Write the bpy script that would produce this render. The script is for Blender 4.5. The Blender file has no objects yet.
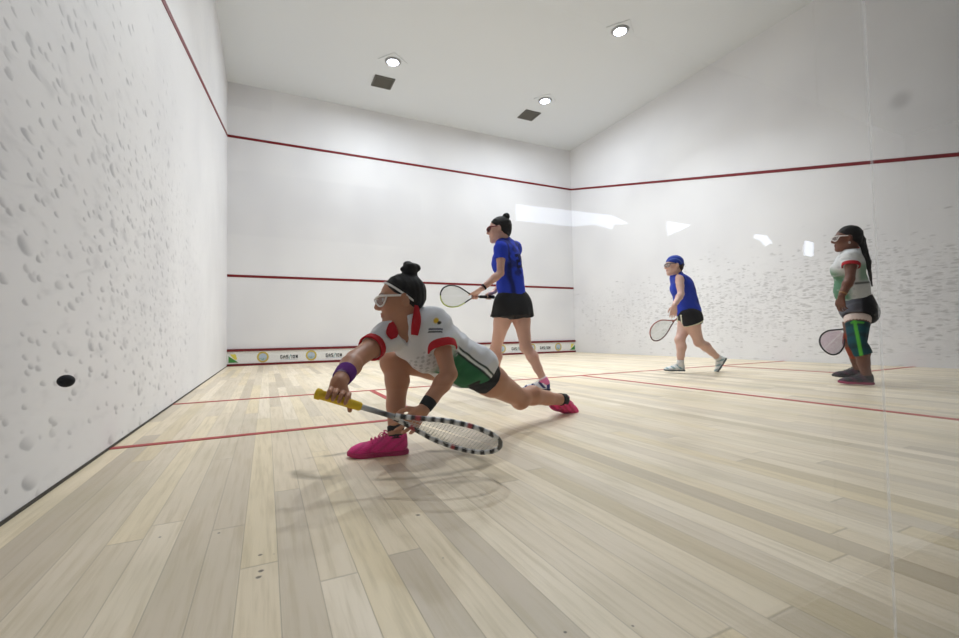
import bpy, bmesh, math, random
import numpy as np
import openvdb as vdb
from mathutils import Matrix, Vector
random.seed(4)
SC = bpy.context.scene
COL = SC.collection
V = lambda *a: np.array(a, dtype=float)

# ------------------------------------------------------------------ camera
F, YAW, PIT, ROL = 440.04, .4512, .0359, .0181
CAM = V(.6956, -9.8855, .5285)
W, HC = 8.42, 5.666          # court width, ceiling height
LEN = 9.75
def ray(u, v):
    X = (u-479.5)/F; Z = (319-v)/F
    c, s = math.cos(ROL), math.sin(ROL); x = c*X+s*Z; z2 = -s*X+c*Z
    c, s = math.cos(PIT), math.sin(PIT); y = c-s*z2; z = s+c*z2
    c, s = math.cos(YAW), math.sin(YAW)
    return V(c*x+s*y, -s*x+c*y, z)
def at(u, v, t): return CAM+ray(u, v)*t           # a surveyed point at distance t
def ground(u, v, z=0.):
    d = ray(u, v); return CAM+d*((z-CAM[2])/d[2])
AWAY = ray(479.5, 319); AWAY[2] = 0; AWAY /= np.linalg.norm(AWAY)
RIGHT = V(AWAY[1], -AWAY[0], 0)
def view_dirs(u):
    a = ray(u, 330); a[2] = 0; a /= np.linalg.norm(a); return a, V(a[1], -a[0], 0)
cd = bpy.data.cameras.new('camera'); cam = bpy.data.objects.new('camera', cd); COL.objects.link(cam)
fw = at(479.5, 319, 1)-CAM; up = at(479.5, 318, 1)-at(479.5, 319, 1)
fw /= np.linalg.norm(fw); up /= np.linalg.norm(up); rt = np.cross(fw, up)
cam.matrix_world = Matrix(((rt[0], up[0], -fw[0], CAM[0]), (rt[1], up[1], -fw[1], CAM[1]), (rt[2], up[2], -fw[2], CAM[2]), (0, 0, 0, 1)))
cd.sensor_width = 36; cd.lens = F*36/959; cd.clip_start = .02
SC.camera = cam
SC.view_settings.view_transform = 'Standard'; SC.view_settings.look = 'None'
SC.view_settings.gamma = 1; SC.view_settings.use_curve_mapping = False
SC.view_settings.exposure = EXPO if 'EXPO' in globals() else 0.0

# ------------------------------------------------------------------ materials
def lin(c): return tuple((x/255/12.92 if x/255 <= .04045 else ((x/255+.055)/1.055)**2.4) for x in c)
def mat(name, col, rough=.6, spec=.4, metal=0., noise=0., nscale=30., bump=0., emit=0.):
    m = bpy.data.materials.new(name); m.use_nodes = True
    nt = m.node_tree; b = nt.nodes['Principled BSDF']
    b.inputs['Roughness'].default_value = rough; b.inputs['Metallic'].default_value = metal
    b.inputs['Specular IOR Level'].default_value = spec
    L = lin(col)+(1,)
    if col is None: pass
    b.inputs['Base Color'].default_value = L
    if noise or bump:
        tc = nt.nodes.new('ShaderNodeTexCoord'); n = nt.nodes.new('ShaderNodeTexNoise')
        n.inputs['Scale'].default_value = nscale; n.inputs['Detail'].default_value = 4
        nt.links.new(tc.outputs['Object'], n.inputs['Vector'])
        if noise:
            mx = nt.nodes.new('ShaderNodeMix'); mx.data_type = 'RGBA'
            mx.inputs[6].default_value = tuple(x*(1-noise) for x in L[:3])+(1,)
            mx.inputs[7].default_value = tuple(min(1, x*(1+noise)) for x in L[:3])+(1,)
            nt.links.new(n.outputs['Fac'], mx.inputs[0]); nt.links.new(mx.outputs[2], b.inputs['Base Color'])
        if bump:
            bp = nt.nodes.new('ShaderNodeBump'); bp.inputs['Strength'].default_value = bump; bp.inputs['Distance'].default_value = .01
            nt.links.new(n.outputs['Fac'], bp.inputs['Height']); nt.links.new(bp.outputs['Normal'], b.inputs['Normal'])
    if emit:
        b.inputs['Emission Color'].default_value = L; b.inputs['Emission Strength'].default_value = emit
    return m
def patmat(name, rough=.7, spec=.3, nscale=40., bump=.15, sss=0.):
    """surface whose own colours are stored per point in the attribute 'pattern'"""
    m = mat(name, (200, 200, 200), rough, spec, 0, 0, nscale, bump)
    nt = m.node_tree; a = nt.nodes.new('ShaderNodeAttribute'); a.attribute_name = 'pattern'
    nt.links.new(a.outputs['Color'], nt.nodes['Principled BSDF'].inputs['Base Color'])
    if sss:
        nt.nodes['Principled BSDF'].inputs['Subsurface Weight'].default_value = sss
        nt.nodes['Principled BSDF'].inputs['Subsurface Scale'].default_value = .01
    return m

class NT:
    """small helper for node graphs"""
    def __init__(s, m): s.nt = m.node_tree; s.b = s.nt.nodes['Principled BSDF']
    def n(s, t, **k):
        x = s.nt.nodes.new(t)
        for a, b in k.items(): setattr(x, a, b)
        return x
    def val(s, x, sock):
        if isinstance(x, (int, float)): sock.default_value = x
        elif isinstance(x, tuple): sock.default_value = x
        else: s.nt.links.new(x, sock)
    def math(s, op, a, b=0., c=None, clamp=False):
        x = s.n('ShaderNodeMath', operation=op); x.use_clamp = clamp
        s.val(a, x.inputs[0]); s.val(b, x.inputs[1])
        if c is not None: s.val(c, x.inputs[2])
        return x.outputs[0]
    def mix(s, f, a, b):
        x = s.n('ShaderNodeMix', data_type='RGBA'); s.val(f, x.inputs[0]); s.val(a, x.inputs[6]); s.val(b, x.inputs[7]); return x.outputs[2]
    def ramp(s, x, lo, hi, a=0., b=1.):
        r = s.n('ShaderNodeMapRange', interpolation_type='SMOOTHSTEP'); s.val(x, r.inputs[0])
        for i, q in zip((1, 2, 3, 4), (lo, hi, a, b)): r.inputs[i].default_value = q
        return r.outputs[0]
    def pos(s): return s.n('ShaderNodeTexCoord').outputs['Object']
    def sep(s, v): x = s.n('ShaderNodeSeparateXYZ'); s.val(v, x.inputs[0]); return x.outputs
    def comb(s, a, b, c): x = s.n('ShaderNodeCombineXYZ'); [s.val(q, x.inputs[i]) for i, q in enumerate((a, b, c))]; return x.outputs[0]
    def noise(s, v, sc, det=3., rough=.5):
        x = s.n('ShaderNodeTexNoise'); s.val(v, x.inputs['Vector']); x.inputs['Scale'].default_value = sc; x.inputs['Detail'].default_value = det
        x.inputs['Roughness'].default_value = rough; return x.outputs['Fac']

def wall_mat(name, kind):
    m = mat(name, (232, 232, 234), .55, .35); g = NT(m); P = g.pos(); x, y, z = g.sep(P)
    base = lin((236, 236, 238))+(1,)
    big = g.noise(P, .8, 4)
    colr = g.mix(g.ramp(big, .3, .75), base, lin((226, 226, 229))+(1,))
    h = g.noise(P, 28, 3)
    if kind in ('left', 'right'):
        # ball marks: scattered prints, thickest at playing height
        total = None
        for i, (sc, st, rad, thr) in enumerate(((13, (.42, 1), .30, .60), (8, (.45, .85), .26, .72), (20, (.42, .95), .32, .52)) if kind == 'left' else ((15, (.40, 1.5), .34, .46), (24, (.45, 1.2), .36, .46), (9, (.5, 1.4), .26, .6))):
            wv = g.comb(g.math('MULTIPLY_ADD', y, st[0]*sc, 7.3*i), g.math('MULTIPLY_ADD', z, st[1]*sc, 3.1*i), g.noise(P, 5+i))
            wv2 = g.n('ShaderNodeVectorMath', operation='ADD'); g.val(wv, wv2.inputs[0])
            nz = g.n('ShaderNodeTexNoise'); g.val(wv, nz.inputs['Vector']); nz.inputs['Scale'].default_value = 1.1
            sc2 = g.n('ShaderNodeVectorMath', operation='SCALE'); g.val(nz.outputs['Color'], sc2.inputs[0]); sc2.inputs['Scale'].default_value = .35
            g.val(sc2.outputs[0], wv2.inputs[1])
            vo = g.n('ShaderNodeTexVoronoi', voronoi_dimensions='2D'); g.val(wv2.outputs[0], vo.inputs['Vector']); vo.inputs['Scale'].default_value = 1
            d = vo.outputs['Distance']; cr, cg_, cb = g.sep(vo.outputs['Color'])
            cy = -6.9 if kind == 'left' else -6.2
            sy = 2.9 if kind == 'left' else 4.6
            cz, sz = (1.05, 1.25) if kind == 'left' else (.95, .62)
            ey = g.math('POWER', g.math('DIVIDE', g.math('SUBTRACT', y, cy), sy), 2.)
            ez = g.math('POWER', g.math('DIVIDE', g.math('SUBTRACT', z, cz), sz), 2.)
            dens = g.math('EXPONENT', g.math('MULTIPLY', g.math('ADD', ey, ez), -1.), 0.)
            on = g.math('GREATER_THAN', g.math('MULTIPLY_ADD', dens, .75, cr), thr+.55)
            r_ = g.math('MULTIPLY_ADD', cg_, .5*rad, .55*rad)
            q = g.math('DIVIDE', d, r_)
            disc = g.ramp(q, .7, 1., 1., 0.)
            # uneven print: one side of the disc darker
            if kind == 'left':
                px = g.sep(vo.outputs['Position'])
                dx = g.math('SUBTRACT', px[0], g.sep(wv2.outputs[0])[0]); dz = g.math('SUBTRACT', px[1], g.sep(wv2.outputs[0])[1])
                tilt = g.math('ADD', g.math('MULTIPLY', dx, 2.4), g.math('MULTIPLY', dz, 1.4))
                cres = g.ramp(tilt, -.35, .45, .05, 1.)
                disc = g.math('MULTIPLY', disc, cres)
            a = g.math('MULTIPLY', g.math('MULTIPLY', disc, on), g.math('MULTIPLY_ADD', cb, .5, .35))
            total = a if total is None else g.math('MAXIMUM', total, a)
        # long faint scuffs
        sv = g.comb(g.math('MULTIPLY', g.math('ADD', y, g.math('MULTIPLY', z, .5 if kind == 'left' else .1)), 1.2), g.math('MULTIPLY', g.math('SUBTRACT', z, g.math('MULTIPLY', y, .22 if kind == 'left' else 0.)), 16.), 0.)
        scf = g.ramp(g.noise(sv, 1.6, 3), .62, .8)
        scf = g.math('MULTIPLY', scf, g.ramp(z, .1, .8, .0, .28) if kind == 'left' else .15)
        scf = g.math('MULTIPLY', scf, g.ramp(z, 1.2, 2., 1., 0.))
        total = g.math('MAXIMUM', total, scf)
        sm = g.ramp(g.noise(g.comb(g.math('MULTIPLY', y, 5.), g.math('MULTIPLY', z, 13.), 0.), 1., 4, .65), .5, .72)
        total = g.math('MAXIMUM', total, g.math('MULTIPLY', g.math('MULTIPLY', sm, dens), .5 if kind == 'right' else .3))
        if kind == 'right':   # single soft round dark spot high on the wall
            dd = g.math('SQRT', g.math('ADD', g.math('POWER', g.math('ADD', y, 7.13), 2.), g.math('POWER', g.math('SUBTRACT', z, 3.595), 2.)))
            total = g.math('MAXIMUM', total, g.ramp(dd, .03, .17, .75, 0.))
        colr = g.mix(g.math('MULTIPLY', total, .60 if kind == 'left' else .42), colr, lin((92, 96, 108) if kind == 'left' else (88, 88, 88))+(1,))
        h = g.math('MULTIPLY_ADD', total, -1.3, h)
    if kind == 'front':
        mk = g.ramp(g.noise(g.comb(g.math('MULTIPLY', x, 9.), 0., g.math('MULTIPLY', z, 9.)), 1.5, 3), .64, .78, 0., .16)
        mk = g.math('MULTIPLY', mk, g.ramp(z, .4, 1.4, 1., 0.))
        colr = g.mix(mk, colr, lin((150, 150, 152))+(1,))
        # repainted patches of a slightly different white
        bv = g.n('ShaderNodeTexBrick'); g.val(g.comb(x, z, 0.), bv.inputs['Vector']); bv.inputs['Scale'].default_value = 1
        bv.inputs['Brick Width'].default_value = 1.6; bv.inputs['Row Height'].default_value = 1.3; bv.inputs['Mortar Size'].default_value = 0
        bv.inputs['Color1'].default_value = (1, 1, 1, 1); bv.inputs['Color2'].default_value = (.95, .95, .955, 1)
        mm = g.n('ShaderNodeMix', data_type='RGBA', blend_type='MULTIPLY'); mm.inputs[0].default_value = 1
        g.val(colr, mm.inputs[6]); g.val(bv.outputs['Color'], mm.inputs[7]); colr = mm.outputs[2]
    g.val(colr, g.b.inputs['Base Color'])
    bp = g.n('ShaderNodeBump'); bp.inputs['Strength'].default_value = .12; bp.inputs['Distance'].default_value = .006
    g.val(h, bp.inputs['Height']); g.val(bp.outputs['Normal'], g.b.inputs['Normal'])
    return m

def floor_mat():
    m = mat('maple_boards', (205, 196, 170), .3, .4); g = NT(m); P = g.pos(); x, y, z = g.sep(P)
    v = g.comb(y, x, 0.)
    def brick(w, hgt, off, mort):
        b = g.n('ShaderNodeTexBrick'); g.val(v, b.inputs['Vector']); b.offset = off; b.offset_frequency = 2; b.squash = 1
        b.inputs['Scale'].default_value = 1; b.inputs['Brick Width'].default_value = w; b.inputs['Row Height'].default_value = hgt
        b.inputs['Mortar Size'].default_value = mort; b.inputs['Mortar Smooth'].default_value = .3; b.inputs['Bias'].default_value = 0
        b.inputs['Color1'].default_value = (0, 0, 0, 1); b.inputs['Color2'].default_value = (1, 1, 1, 1); b.inputs['Mortar'].default_value = (.5, .5, .5, 1)
        return b
    # each board row is shifted by its own amount, each board gets its own tone
    row = g.math('FLOOR', g.math('DIVIDE', x, .08))
    wn = g.n('ShaderNodeTexWhiteNoise', noise_dimensions='1D'); g.val(row, wn.inputs['W'])
    sh = g.math('MULTIPLY', wn.outputs['Value'], 3.7)
    seg = g.math('FLOOR', g.math('DIVIDE', g.math('ADD', y, sh), 2.1))
    wn2 = g.n('ShaderNodeTexWhiteNoise', noise_dimensions='2D'); g.val(g.comb(row, seg, 0.), wn2.inputs['Vector'])
    tone = wn2.outputs['Value']; tcol = g.sep(wn2.outputs['Color'])
    cr = g.n('ShaderNodeValToRGB'); g.val(tone, cr.inputs[0]); e = cr.color_ramp.elements
    e[0].position = 0; e[0].color = lin((200, 186, 166))+(1,); e[1].position = 1; e[1].color = lin((242, 228, 206))+(1,)
    for p_, c_ in ((.12, (214, 200, 178)), (.35, (226, 212, 190)), (.6, (234, 218, 190)), (.8, (238, 224, 200))):
        q = e.new(p_); q.color = lin(c_)+(1,)
    colr = cr.outputs['Color']
    colr = g.mix(g.ramp(tcol[1], .72, .95, 0., .35), colr, lin((230, 210, 160))+(1,))
    gv = g.comb(g.math('MULTIPLY', g.math('ADD', x, g.math('MULTIPLY', tcol[0], 3.)), 42.), g.math('MULTIPLY', g.math('ADD', y, sh), 2.2), tcol[2])
    gr = g.noise(gv, 1.4, 5, .6)
    colr = g.mix(g.ramp(gr, .42, .72, 0., .42), colr, lin((182, 164, 124))+(1,))
    blot = g.noise(P, 1.7, 4)
    colr = g.mix(g.ramp(blot, .45, .8, 0., .45), colr, lin((186, 176, 146))+(1,))
    # seams
    fx = g.math('FRACT', g.math('DIVIDE', x, .08)); fy = g.math('FRACT', g.math('DIVIDE', g.math('ADD', y, sh), 2.1))
    sx = g.math('MINIMUM', fx, g.math('SUBTRACT', 1., fx)); sy = g.math('MINIMUM', fy, g.math('SUBTRACT', 1., fy))
    seam = g.math('MAXIMUM', g.ramp(sx, .004, .022, 1., 0.), g.ramp(sy, .0003, .0022, 1., 0.))
    colr = g.mix(g.math('MULTIPLY', seam, .38), colr, lin((120, 108, 82))+(1,))
    # mop and sweat smears round the lunging player, small chips
    def ringst(cx, cy, r, wd, amt, sq=1.):
        dx = g.math('SUBTRACT', x, cx); dy = g.math('MULTIPLY', g.math('SUBTRACT', y, cy), sq)
        d = g.math('SQRT', g.math('ADD', g.math('POWER', dx, 2.), g.math('POWER', dy, 2.)))
        d = g.math('MULTIPLY_ADD', g.noise(P, 4., 3), .22, d)
        return g.math('MULTIPLY', g.ramp(g.math('ABSOLUTE', g.math('SUBTRACT', d, r+.11)), 0., wd, amt, 0.), g.ramp(g.noise(P, 5.5, 2), .38, .6))
    cx, cy = [float(q) for q in ground(388, 463)[:2]]
    def ell_ring(px, py, ra, rb, wd, amt):
        cx, cy = [float(q) for q in ground(px, py)[:2]]; dx = g.math('SUBTRACT', x, cx); dy = g.math('SUBTRACT', y, cy)
        a = g.math('ADD', g.math('MULTIPLY', dx, float(RIGHT[0])/ra), g.math('MULTIPLY', dy, float(RIGHT[1])/ra)); b = g.math('ADD', g.math('MULTIPLY', dx, float(AWAY[0])/rb), g.math('MULTIPLY', dy, float(AWAY[1])/rb))
        d = g.math('SQRT', g.math('ADD', g.math('POWER', a, 2.), g.math('POWER', b, 2.))); d = g.math('MULTIPLY_ADD', g.noise(P, 6., 3), .5, d)
        return g.math('MULTIPLY', g.ramp(g.math('ABSOLUTE', g.math('SUBTRACT', d, 1.25)), 0., wd, amt, 0.), g.ramp(g.noise(P, 4.5, 2), .36, .56))
    ss = g.math('MAXIMUM', ell_ring(388, 463, .40, .20, .16, .75), ell_ring(305, 468, .05, .05, 1.1, .5))
    ss = g.math('MAXIMUM', ss, ell_ring(455, 478, .16, .05, .5, .3))
    colr = g.mix(ss, colr, lin((132, 118, 92))+(1,))
    chip = None
    for cx, cy, r in [tuple(ground(a, b)[:2])+(r,) for a, b, r in ((260, 555, .006), (261, 571, .008), (259, 577, .008), (274, 554, .003), (219, 533, .005), (160, 537, .004), (418, 515, .008), (443, 558, .003), (565, 632, .004), (633, 626, .004))]:
        dx = g.math('SUBTRACT', x, float(cx)); dy = g.math('SUBTRACT', y, float(cy))
        d = g.math('SQRT', g.math('ADD', g.math('POWER', dx, 2.), g.math('POWER', dy, 2.)))
        d = g.math('MULTIPLY_ADD', g.noise(P, 90., 1), r*1.2, d)
        c_ = g.ramp(d, r*1.1, r*1.6, .8, 0.); chip = c_ if chip is None else g.math('MAXIMUM', chip, c_)
    colr = g.mix(chip, colr, lin((58, 48, 34))+(1,))
    g.val(colr, g.b.inputs['Base Color'])
    g.val(g.math('MULTIPLY_ADD', g.noise(P, 3., 3), .22, .30), g.b.inputs['Roughness'])
    bp = g.n('ShaderNodeBump'); bp.inputs['Strength'].default_value = .3; bp.inputs['Distance'].default_value = .002
    g.val(g.math('SUBTRACT', 1., seam), bp.inputs['Height']); g.val(bp.outputs['Normal'], g.b.inputs['Normal'])
    return m

def glass_mat():
    m = bpy.data.materials.new('clear_glass'); m.use_nodes = True; nt = m.node_tree
    for n in list(nt.nodes):
        if n.type == 'BSDF_PRINCIPLED': nt.nodes.remove(n)
    out = nt.nodes['Material Output']
    tr = nt.nodes.new('ShaderNodeBsdfTransparent'); gl = nt.nodes.new('ShaderNodeBsdfGlossy'); mx = nt.nodes.new('ShaderNodeMixShader')
    tr.inputs[0].default_value = (.985, .992, .988, 1)
    gl.inputs['Roughness'].default_value = 0; gl.inputs['Color'].default_value = (1, 1, 1, 1)
    ge = nt.nodes.new('ShaderNodeNewGeometry'); dt = nt.nodes.new('ShaderNodeVectorMath'); dt.operation = 'DOT_PRODUCT'
    nt.links.new(ge.outputs['Incoming'], dt.inputs[0]); nt.links.new(ge.outputs['Normal'], dt.inputs[1])
    def mth(op, a, b):
        q = nt.nodes.new('ShaderNodeMath'); q.operation = op
        for i, s in enumerate((a, b)):
            if isinstance(s, float): q.inputs[i].default_value = s
            else: nt.links.new(s, q.inputs[i])
        return q.outputs[0]
    ab = mth('ABSOLUTE', dt.outputs['Value'], 0.)
    p5 = mth('POWER', mth('SUBTRACT', 1., ab), 5.)
    fr = mth('MULTIPLY_ADD', p5, .96); fr.node.inputs[2].default_value = .04
    nt.links.new(fr, mx.inputs[0]); nt.links.new(tr.outputs[0], mx.inputs[1]); nt.links.new(gl.outputs[0], mx.inputs[2])
    nt.links.new(mx.outputs[0], out.inputs[0])
    return m

# ------------------------------------------------------------------ objects
def setp(o, label=None, cat=None, group=None, kind=None):
    for k, v in (('label', label), ('category', cat), ('group', group), ('kind', kind)):
        if v: o[k] = v
    return o
def root(name, loc, label, cat, group=None):
    o = bpy.data.objects.new(name, None); COL.objects.link(o); o.location = tuple(loc); o.empty_display_size = .1
    return setp(o, label, cat, group)
def origin_of(p):
    o = V(0, 0, 0)
    while p is not None: o = o+np.array(p.location); p = p.parent
    return o
def mk(name, verts, faces, m, parent=None, pat=None, smooth=True, label=None):
    verts = np.asarray(verts, dtype=float); org = origin_of(parent)
    me = bpy.data.meshes.new(name); me.from_pydata((verts-org).tolist(), [], [list(map(int, f)) for f in faces])
    if pat is not None:
        a = me.color_attributes.new('pattern', 'FLOAT_COLOR', 'POINT')
        a.data.foreach_set('color', np.c_[pat(verts), np.ones(len(verts))].astype(np.float32).ravel())
    me.polygons.foreach_set('use_smooth', [smooth]*len(me.polygons)); me.update()
    o = bpy.data.objects.new(name, me); COL.objects.link(o); me.materials.append(m)
    if parent is not None: o.parent = parent
    if label: o['label'] = label
    return o
class MB:
    def __init__(s): s.v = []; s.f = []
    def add(s, v, f):
        n = len(s.v); s.v += [tuple(p) for p in v]; s.f += [[i+n for i in q] for q in f]; return s
    def box(s, lo, hi):
        (a, b, c), (d, e, f) = lo, hi
        return s.add([(a, b, c), (d, b, c), (d, e, c), (a, e, c), (a, b, f), (d, b, f), (d, e, f), (a, e, f)],
                     [(0, 3, 2, 1), (4, 5, 6, 7), (0, 1, 5, 4), (1, 2, 6, 5), (2, 3, 7, 6), (3, 0, 4, 7)])
    def prism(s, pts, d):     # closed polygon swept by vector d
        n = len(pts); pts = [V(*p) for p in pts]; d = V(*d)
        return s.add(pts+[p+d for p in pts], [list(range(n))[::-1], list(range(n, 2*n))]+[(i, (i+1) % n, n+(i+1) % n, n+i) for i in range(n)])
    def tube(s, pts, r, n=8, closed=False, flat=None):
        pts = [V(*p) for p in pts]; m = len(pts); rs = r if hasattr(r, '__len__') else [r]*m
        prev = None; rings = []
        for i in range(m):
            a = pts[(i-1) % m] if (closed or i) else pts[0]; b = pts[(i+1) % m] if (closed or i < m-1) else pts[-1]
            t = b-a; t /= np.linalg.norm(t)+1e-12
            if prev is None:
                q = flat if flat is not None else (V(0, 0, 1) if abs(t[2]) < .9 else V(1, 0, 0))
            else: q = prev
            u = q-t*(q@t); u /= np.linalg.norm(u)+1e-12; prev = u; w = np.cross(t, u)
            rings.append([pts[i]+rs[i]*(math.cos(2*math.pi*k/n)*u+math.sin(2*math.pi*k/n)*w) for k in range(n)])
        f = []
        for i in range(m if closed else m-1):
            j = (i+1) % m
            for k in range(n): f.append((i*n+k, i*n+(k+1) % n, j*n+(k+1) % n, j*n+k))
        if not closed: f += [list(range(n))[::-1], [(m-1)*n+k for k in range(n)]]
        return s.add([p for rg in rings for p in rg], f)
    def lathe(s, prof, c, n=32):   # profile (r, z)
        m = len(prof); v = [(c[0]+r*math.cos(2*math.pi*k/n), c[1]+r*math.sin(2*math.pi*k/n), c[2]+z) for r, z in prof for k in range(n)]
        f = [(i*n+k, i*n+(k+1) % n, (i+1)*n+(k+1) % n, (i+1)*n+k) for i in range(m-1) for k in range(n)]
        return s.add(v, f+[list(range(n))[::-1], [(m-1)*n+k for k in range(n)]])
    def obj(s, name, m, parent=None, **k): return mk(name, s.v, s.f, m, parent, **k)
def struct(name, mb, m): return setp(mb.obj(name, m, smooth=False), kind='structure')
def catmull(pts, n=8, closed=False):
    pts = [V(*p) for p in pts]; m = len(pts); out = []
    for i in range(m if closed else m-1):
        g_ = (lambda j: pts[j % m]) if closed else (lambda j: pts[min(max(j, 0), m-1)])
        a, b, c, d = g_(i-1), g_(i), g_(i+1), g_(i+2)
        for k in range(n):
            t = k/n; out.append(.5*((2*b)+(-a+c)*t+(2*a-5*b+4*c-d)*t*t+(-a+3*b-3*c+d)*t**3))
    if not closed: out.append(pts[-1])
    return out

# ------------------------------------------------------------------ setting
MW = {k: wall_mat('wall_paint_'+k, k) for k in ('front', 'left', 'right')}
M_ceil = mat('ceiling_paint', (222, 226, 230), .8, .2, 0, .02, 3)
M_red = mat('red_line_paint', (118, 20, 28), .55, .3, 0, .12, 20)
M_floorred = mat('red_floor_paint', (178, 62, 58), .5, .3, 0, .15, 30)
M_white = mat('white_gloss', (232, 232, 230), .4, .4)
M_lobby = mat('lobby_plaster', (120, 122, 126), .8, .2, 0, .04, 4)
M_lfloor = mat('lobby_tiles', (176, 176, 172), .5, .3, 0, .05, 5)
M_dark = mat('added_dark_strip', (38, 38, 36), .95, .1, 0, .2, 80)
T = .2
struct('floor', MB().box((0, -LEN, -.1), (W, 0, 0)), floor_mat())
struct("wall_front", MB().box((-T, .0, -.1), (W+T, T, HC+.1)), MW['front'])
struct('wall_left', MB().box((-T, -LEN, -.1), (0, 0, HC+.1)), MW['left'])
struct('wall_right', MB().box((W, -LEN, -.1), (W+T, 0, HC+.1)), MW['right'])
struct('ceiling', MB().box((-T, -LEN, HC), (W+T, T, HC+.15)), M_ceil)
# spectators' lobby behind the glass back wall
LB = -14.0; LH = 4.6
struct('floor_lobby', MB().box((-2, LB, -.1), (13, -10.15, 0)), M_lfloor)
struct('trim_9', MB().box((-2, -10.15, -.1), (13, -LEN, -.004)), M_dark)  # unseen dark strip, added to darken the low edge of the glass reflection
struct('ceiling_lobby', MB().box((-2, LB, LH), (13, -LEN, LH+.1)), M_ceil)
struct('wall_lobby_left', MB().box((-2.2, LB, -.1), (-2, -LEN, LH)), M_lobby)
struct('wall_lobby_right', MB().box((13, LB, -.1), (13.2, -LEN, LH)), M_lobby)
struct('wall_back', MB().box((-2, LB-.2, -.1), (13, LB, LH)), M_lobby)
struct('wall_lobby_front', MB().box((W+T, -LEN, -.1), (13, -LEN+.2, LH)).box((-2, -LEN, -.1), (-T, -LEN+.2, LH)).box((-T, -LEN-.05, 4.57), (W+T, -LEN+.0, HC)), M_lobby)
M_day = mat('daylight_pane', (225, 235, 255), .5, .3, emit=3.2)
for i, pts in enumerate(([(3.30, 1.84), (4.1, 1.84), (4.45, 1.90), (4.75, 1.86), (4.78, 1.93), (5.05, 1.97), (4.76, 2.06), (3.30, 2.04)],
                         [(5.76, 1.86), (5.98, 1.95), (6.25, 2.07), (5.76, 2.08)], [(7.7, 1.99), (7.86, 1.96), (7.98, 1.87), (8.10, 1.93), (8.18, 1.95), (8.02, 2.06), (7.74, 2.06)],
                         [(9.06, 1.80), (9.33, 1.79), (9.36, 2.05), (9.10, 2.06)])):
    w_ = struct('window_%d' % (i+3), MB().prism([(x, LB+.02, z) for x, z in pts], (0, -.04, 0)), M_day)
    fr = MB(); fr.tube([(x, LB+.01, z) for x, z in pts], .012, 6, True); fr.obj('window_frame', M_white, w_, smooth=False)
# glass back wall: two panes meeting at a clear silicone joint
MG = glass_mat(); JX = 1.002
struct('window_1', MB().box((0, -LEN-.012, 0), (3.1, -LEN, 4.57)), MG)
M_sil = bpy.data.materials.new('clear_silicone'); M_sil.use_nodes = True; nt_ = M_sil.node_tree; nt_.nodes.remove(nt_.nodes['Principled BSDF'])
a_, b_, c_ = (nt_.nodes.new(q) for q in ('ShaderNodeBsdfTransparent', 'ShaderNodeBsdfTranslucent', 'ShaderNodeMixShader')); c_.inputs[0].default_value = .2; b_.inputs[0].default_value = (.95, .97, 1, 1)
nt_.links.new(a_.outputs[0], c_.inputs[1]); nt_.links.new(b_.outputs[0], c_.inputs[2]); nt_.links.new(c_.outputs[0], nt_.nodes['Material Output'].inputs[0])
struct('trim_8', MB().box((JX-.0006, -LEN-.013, 0), (JX+.0006, -LEN-.0122, 4.57)), M_sil)
# out line, service line
hw = .025
struct('trim_1', MB().box((0, -.006, 4.57-hw), (W, 0, 4.57+hw)), M_red)
struct('trim_2', MB().box((0, -.006, 1.78-hw), (W, 0, 1.78+hw)), M_red)
zb = 2.13
for n_, xx, dx in (('trim_3', 0, .006), ('trim_4', W, -.006)):
    struct(n_, MB().prism([(xx, 0, 4.57-hw), (xx, -LEN, zb-hw), (xx, -LEN, zb+hw), (xx, 0, 4.57+hw)], (dx, 0, 0)), M_red)
fl = .003
struct('trim_5', MB().box((0, -5.515, 0), (W, -5.465, fl)), M_floorred)                 # short line
struct('trim_6', MB().box((W/2-.025, -LEN, 0), (W/2+.025, -5.515, fl)), M_floorred)     # half court line
for n_, sgn in (('trim_7', 0), ('trim_10', 1)):
    b_ = MB(); X = lambda q: W-q if sgn else q
    b_.box((min(X(0), X(1.65)), -7.14, 0), (max(X(0), X(1.65)), -7.09, fl)); b_.box((min(X(1.6), X(1.65)), -7.09, 0), (max(X(1.6), X(1.65)), -5.515, fl))
    struct(n_, b_, M_floorred)
struct('baseboard_left', MB().box((0, -LEN, 0), (.004, 0, .012)), mat('dark_joint', (70, 66, 60), .9))  # thin dark strip along the foot of the left wall

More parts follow.
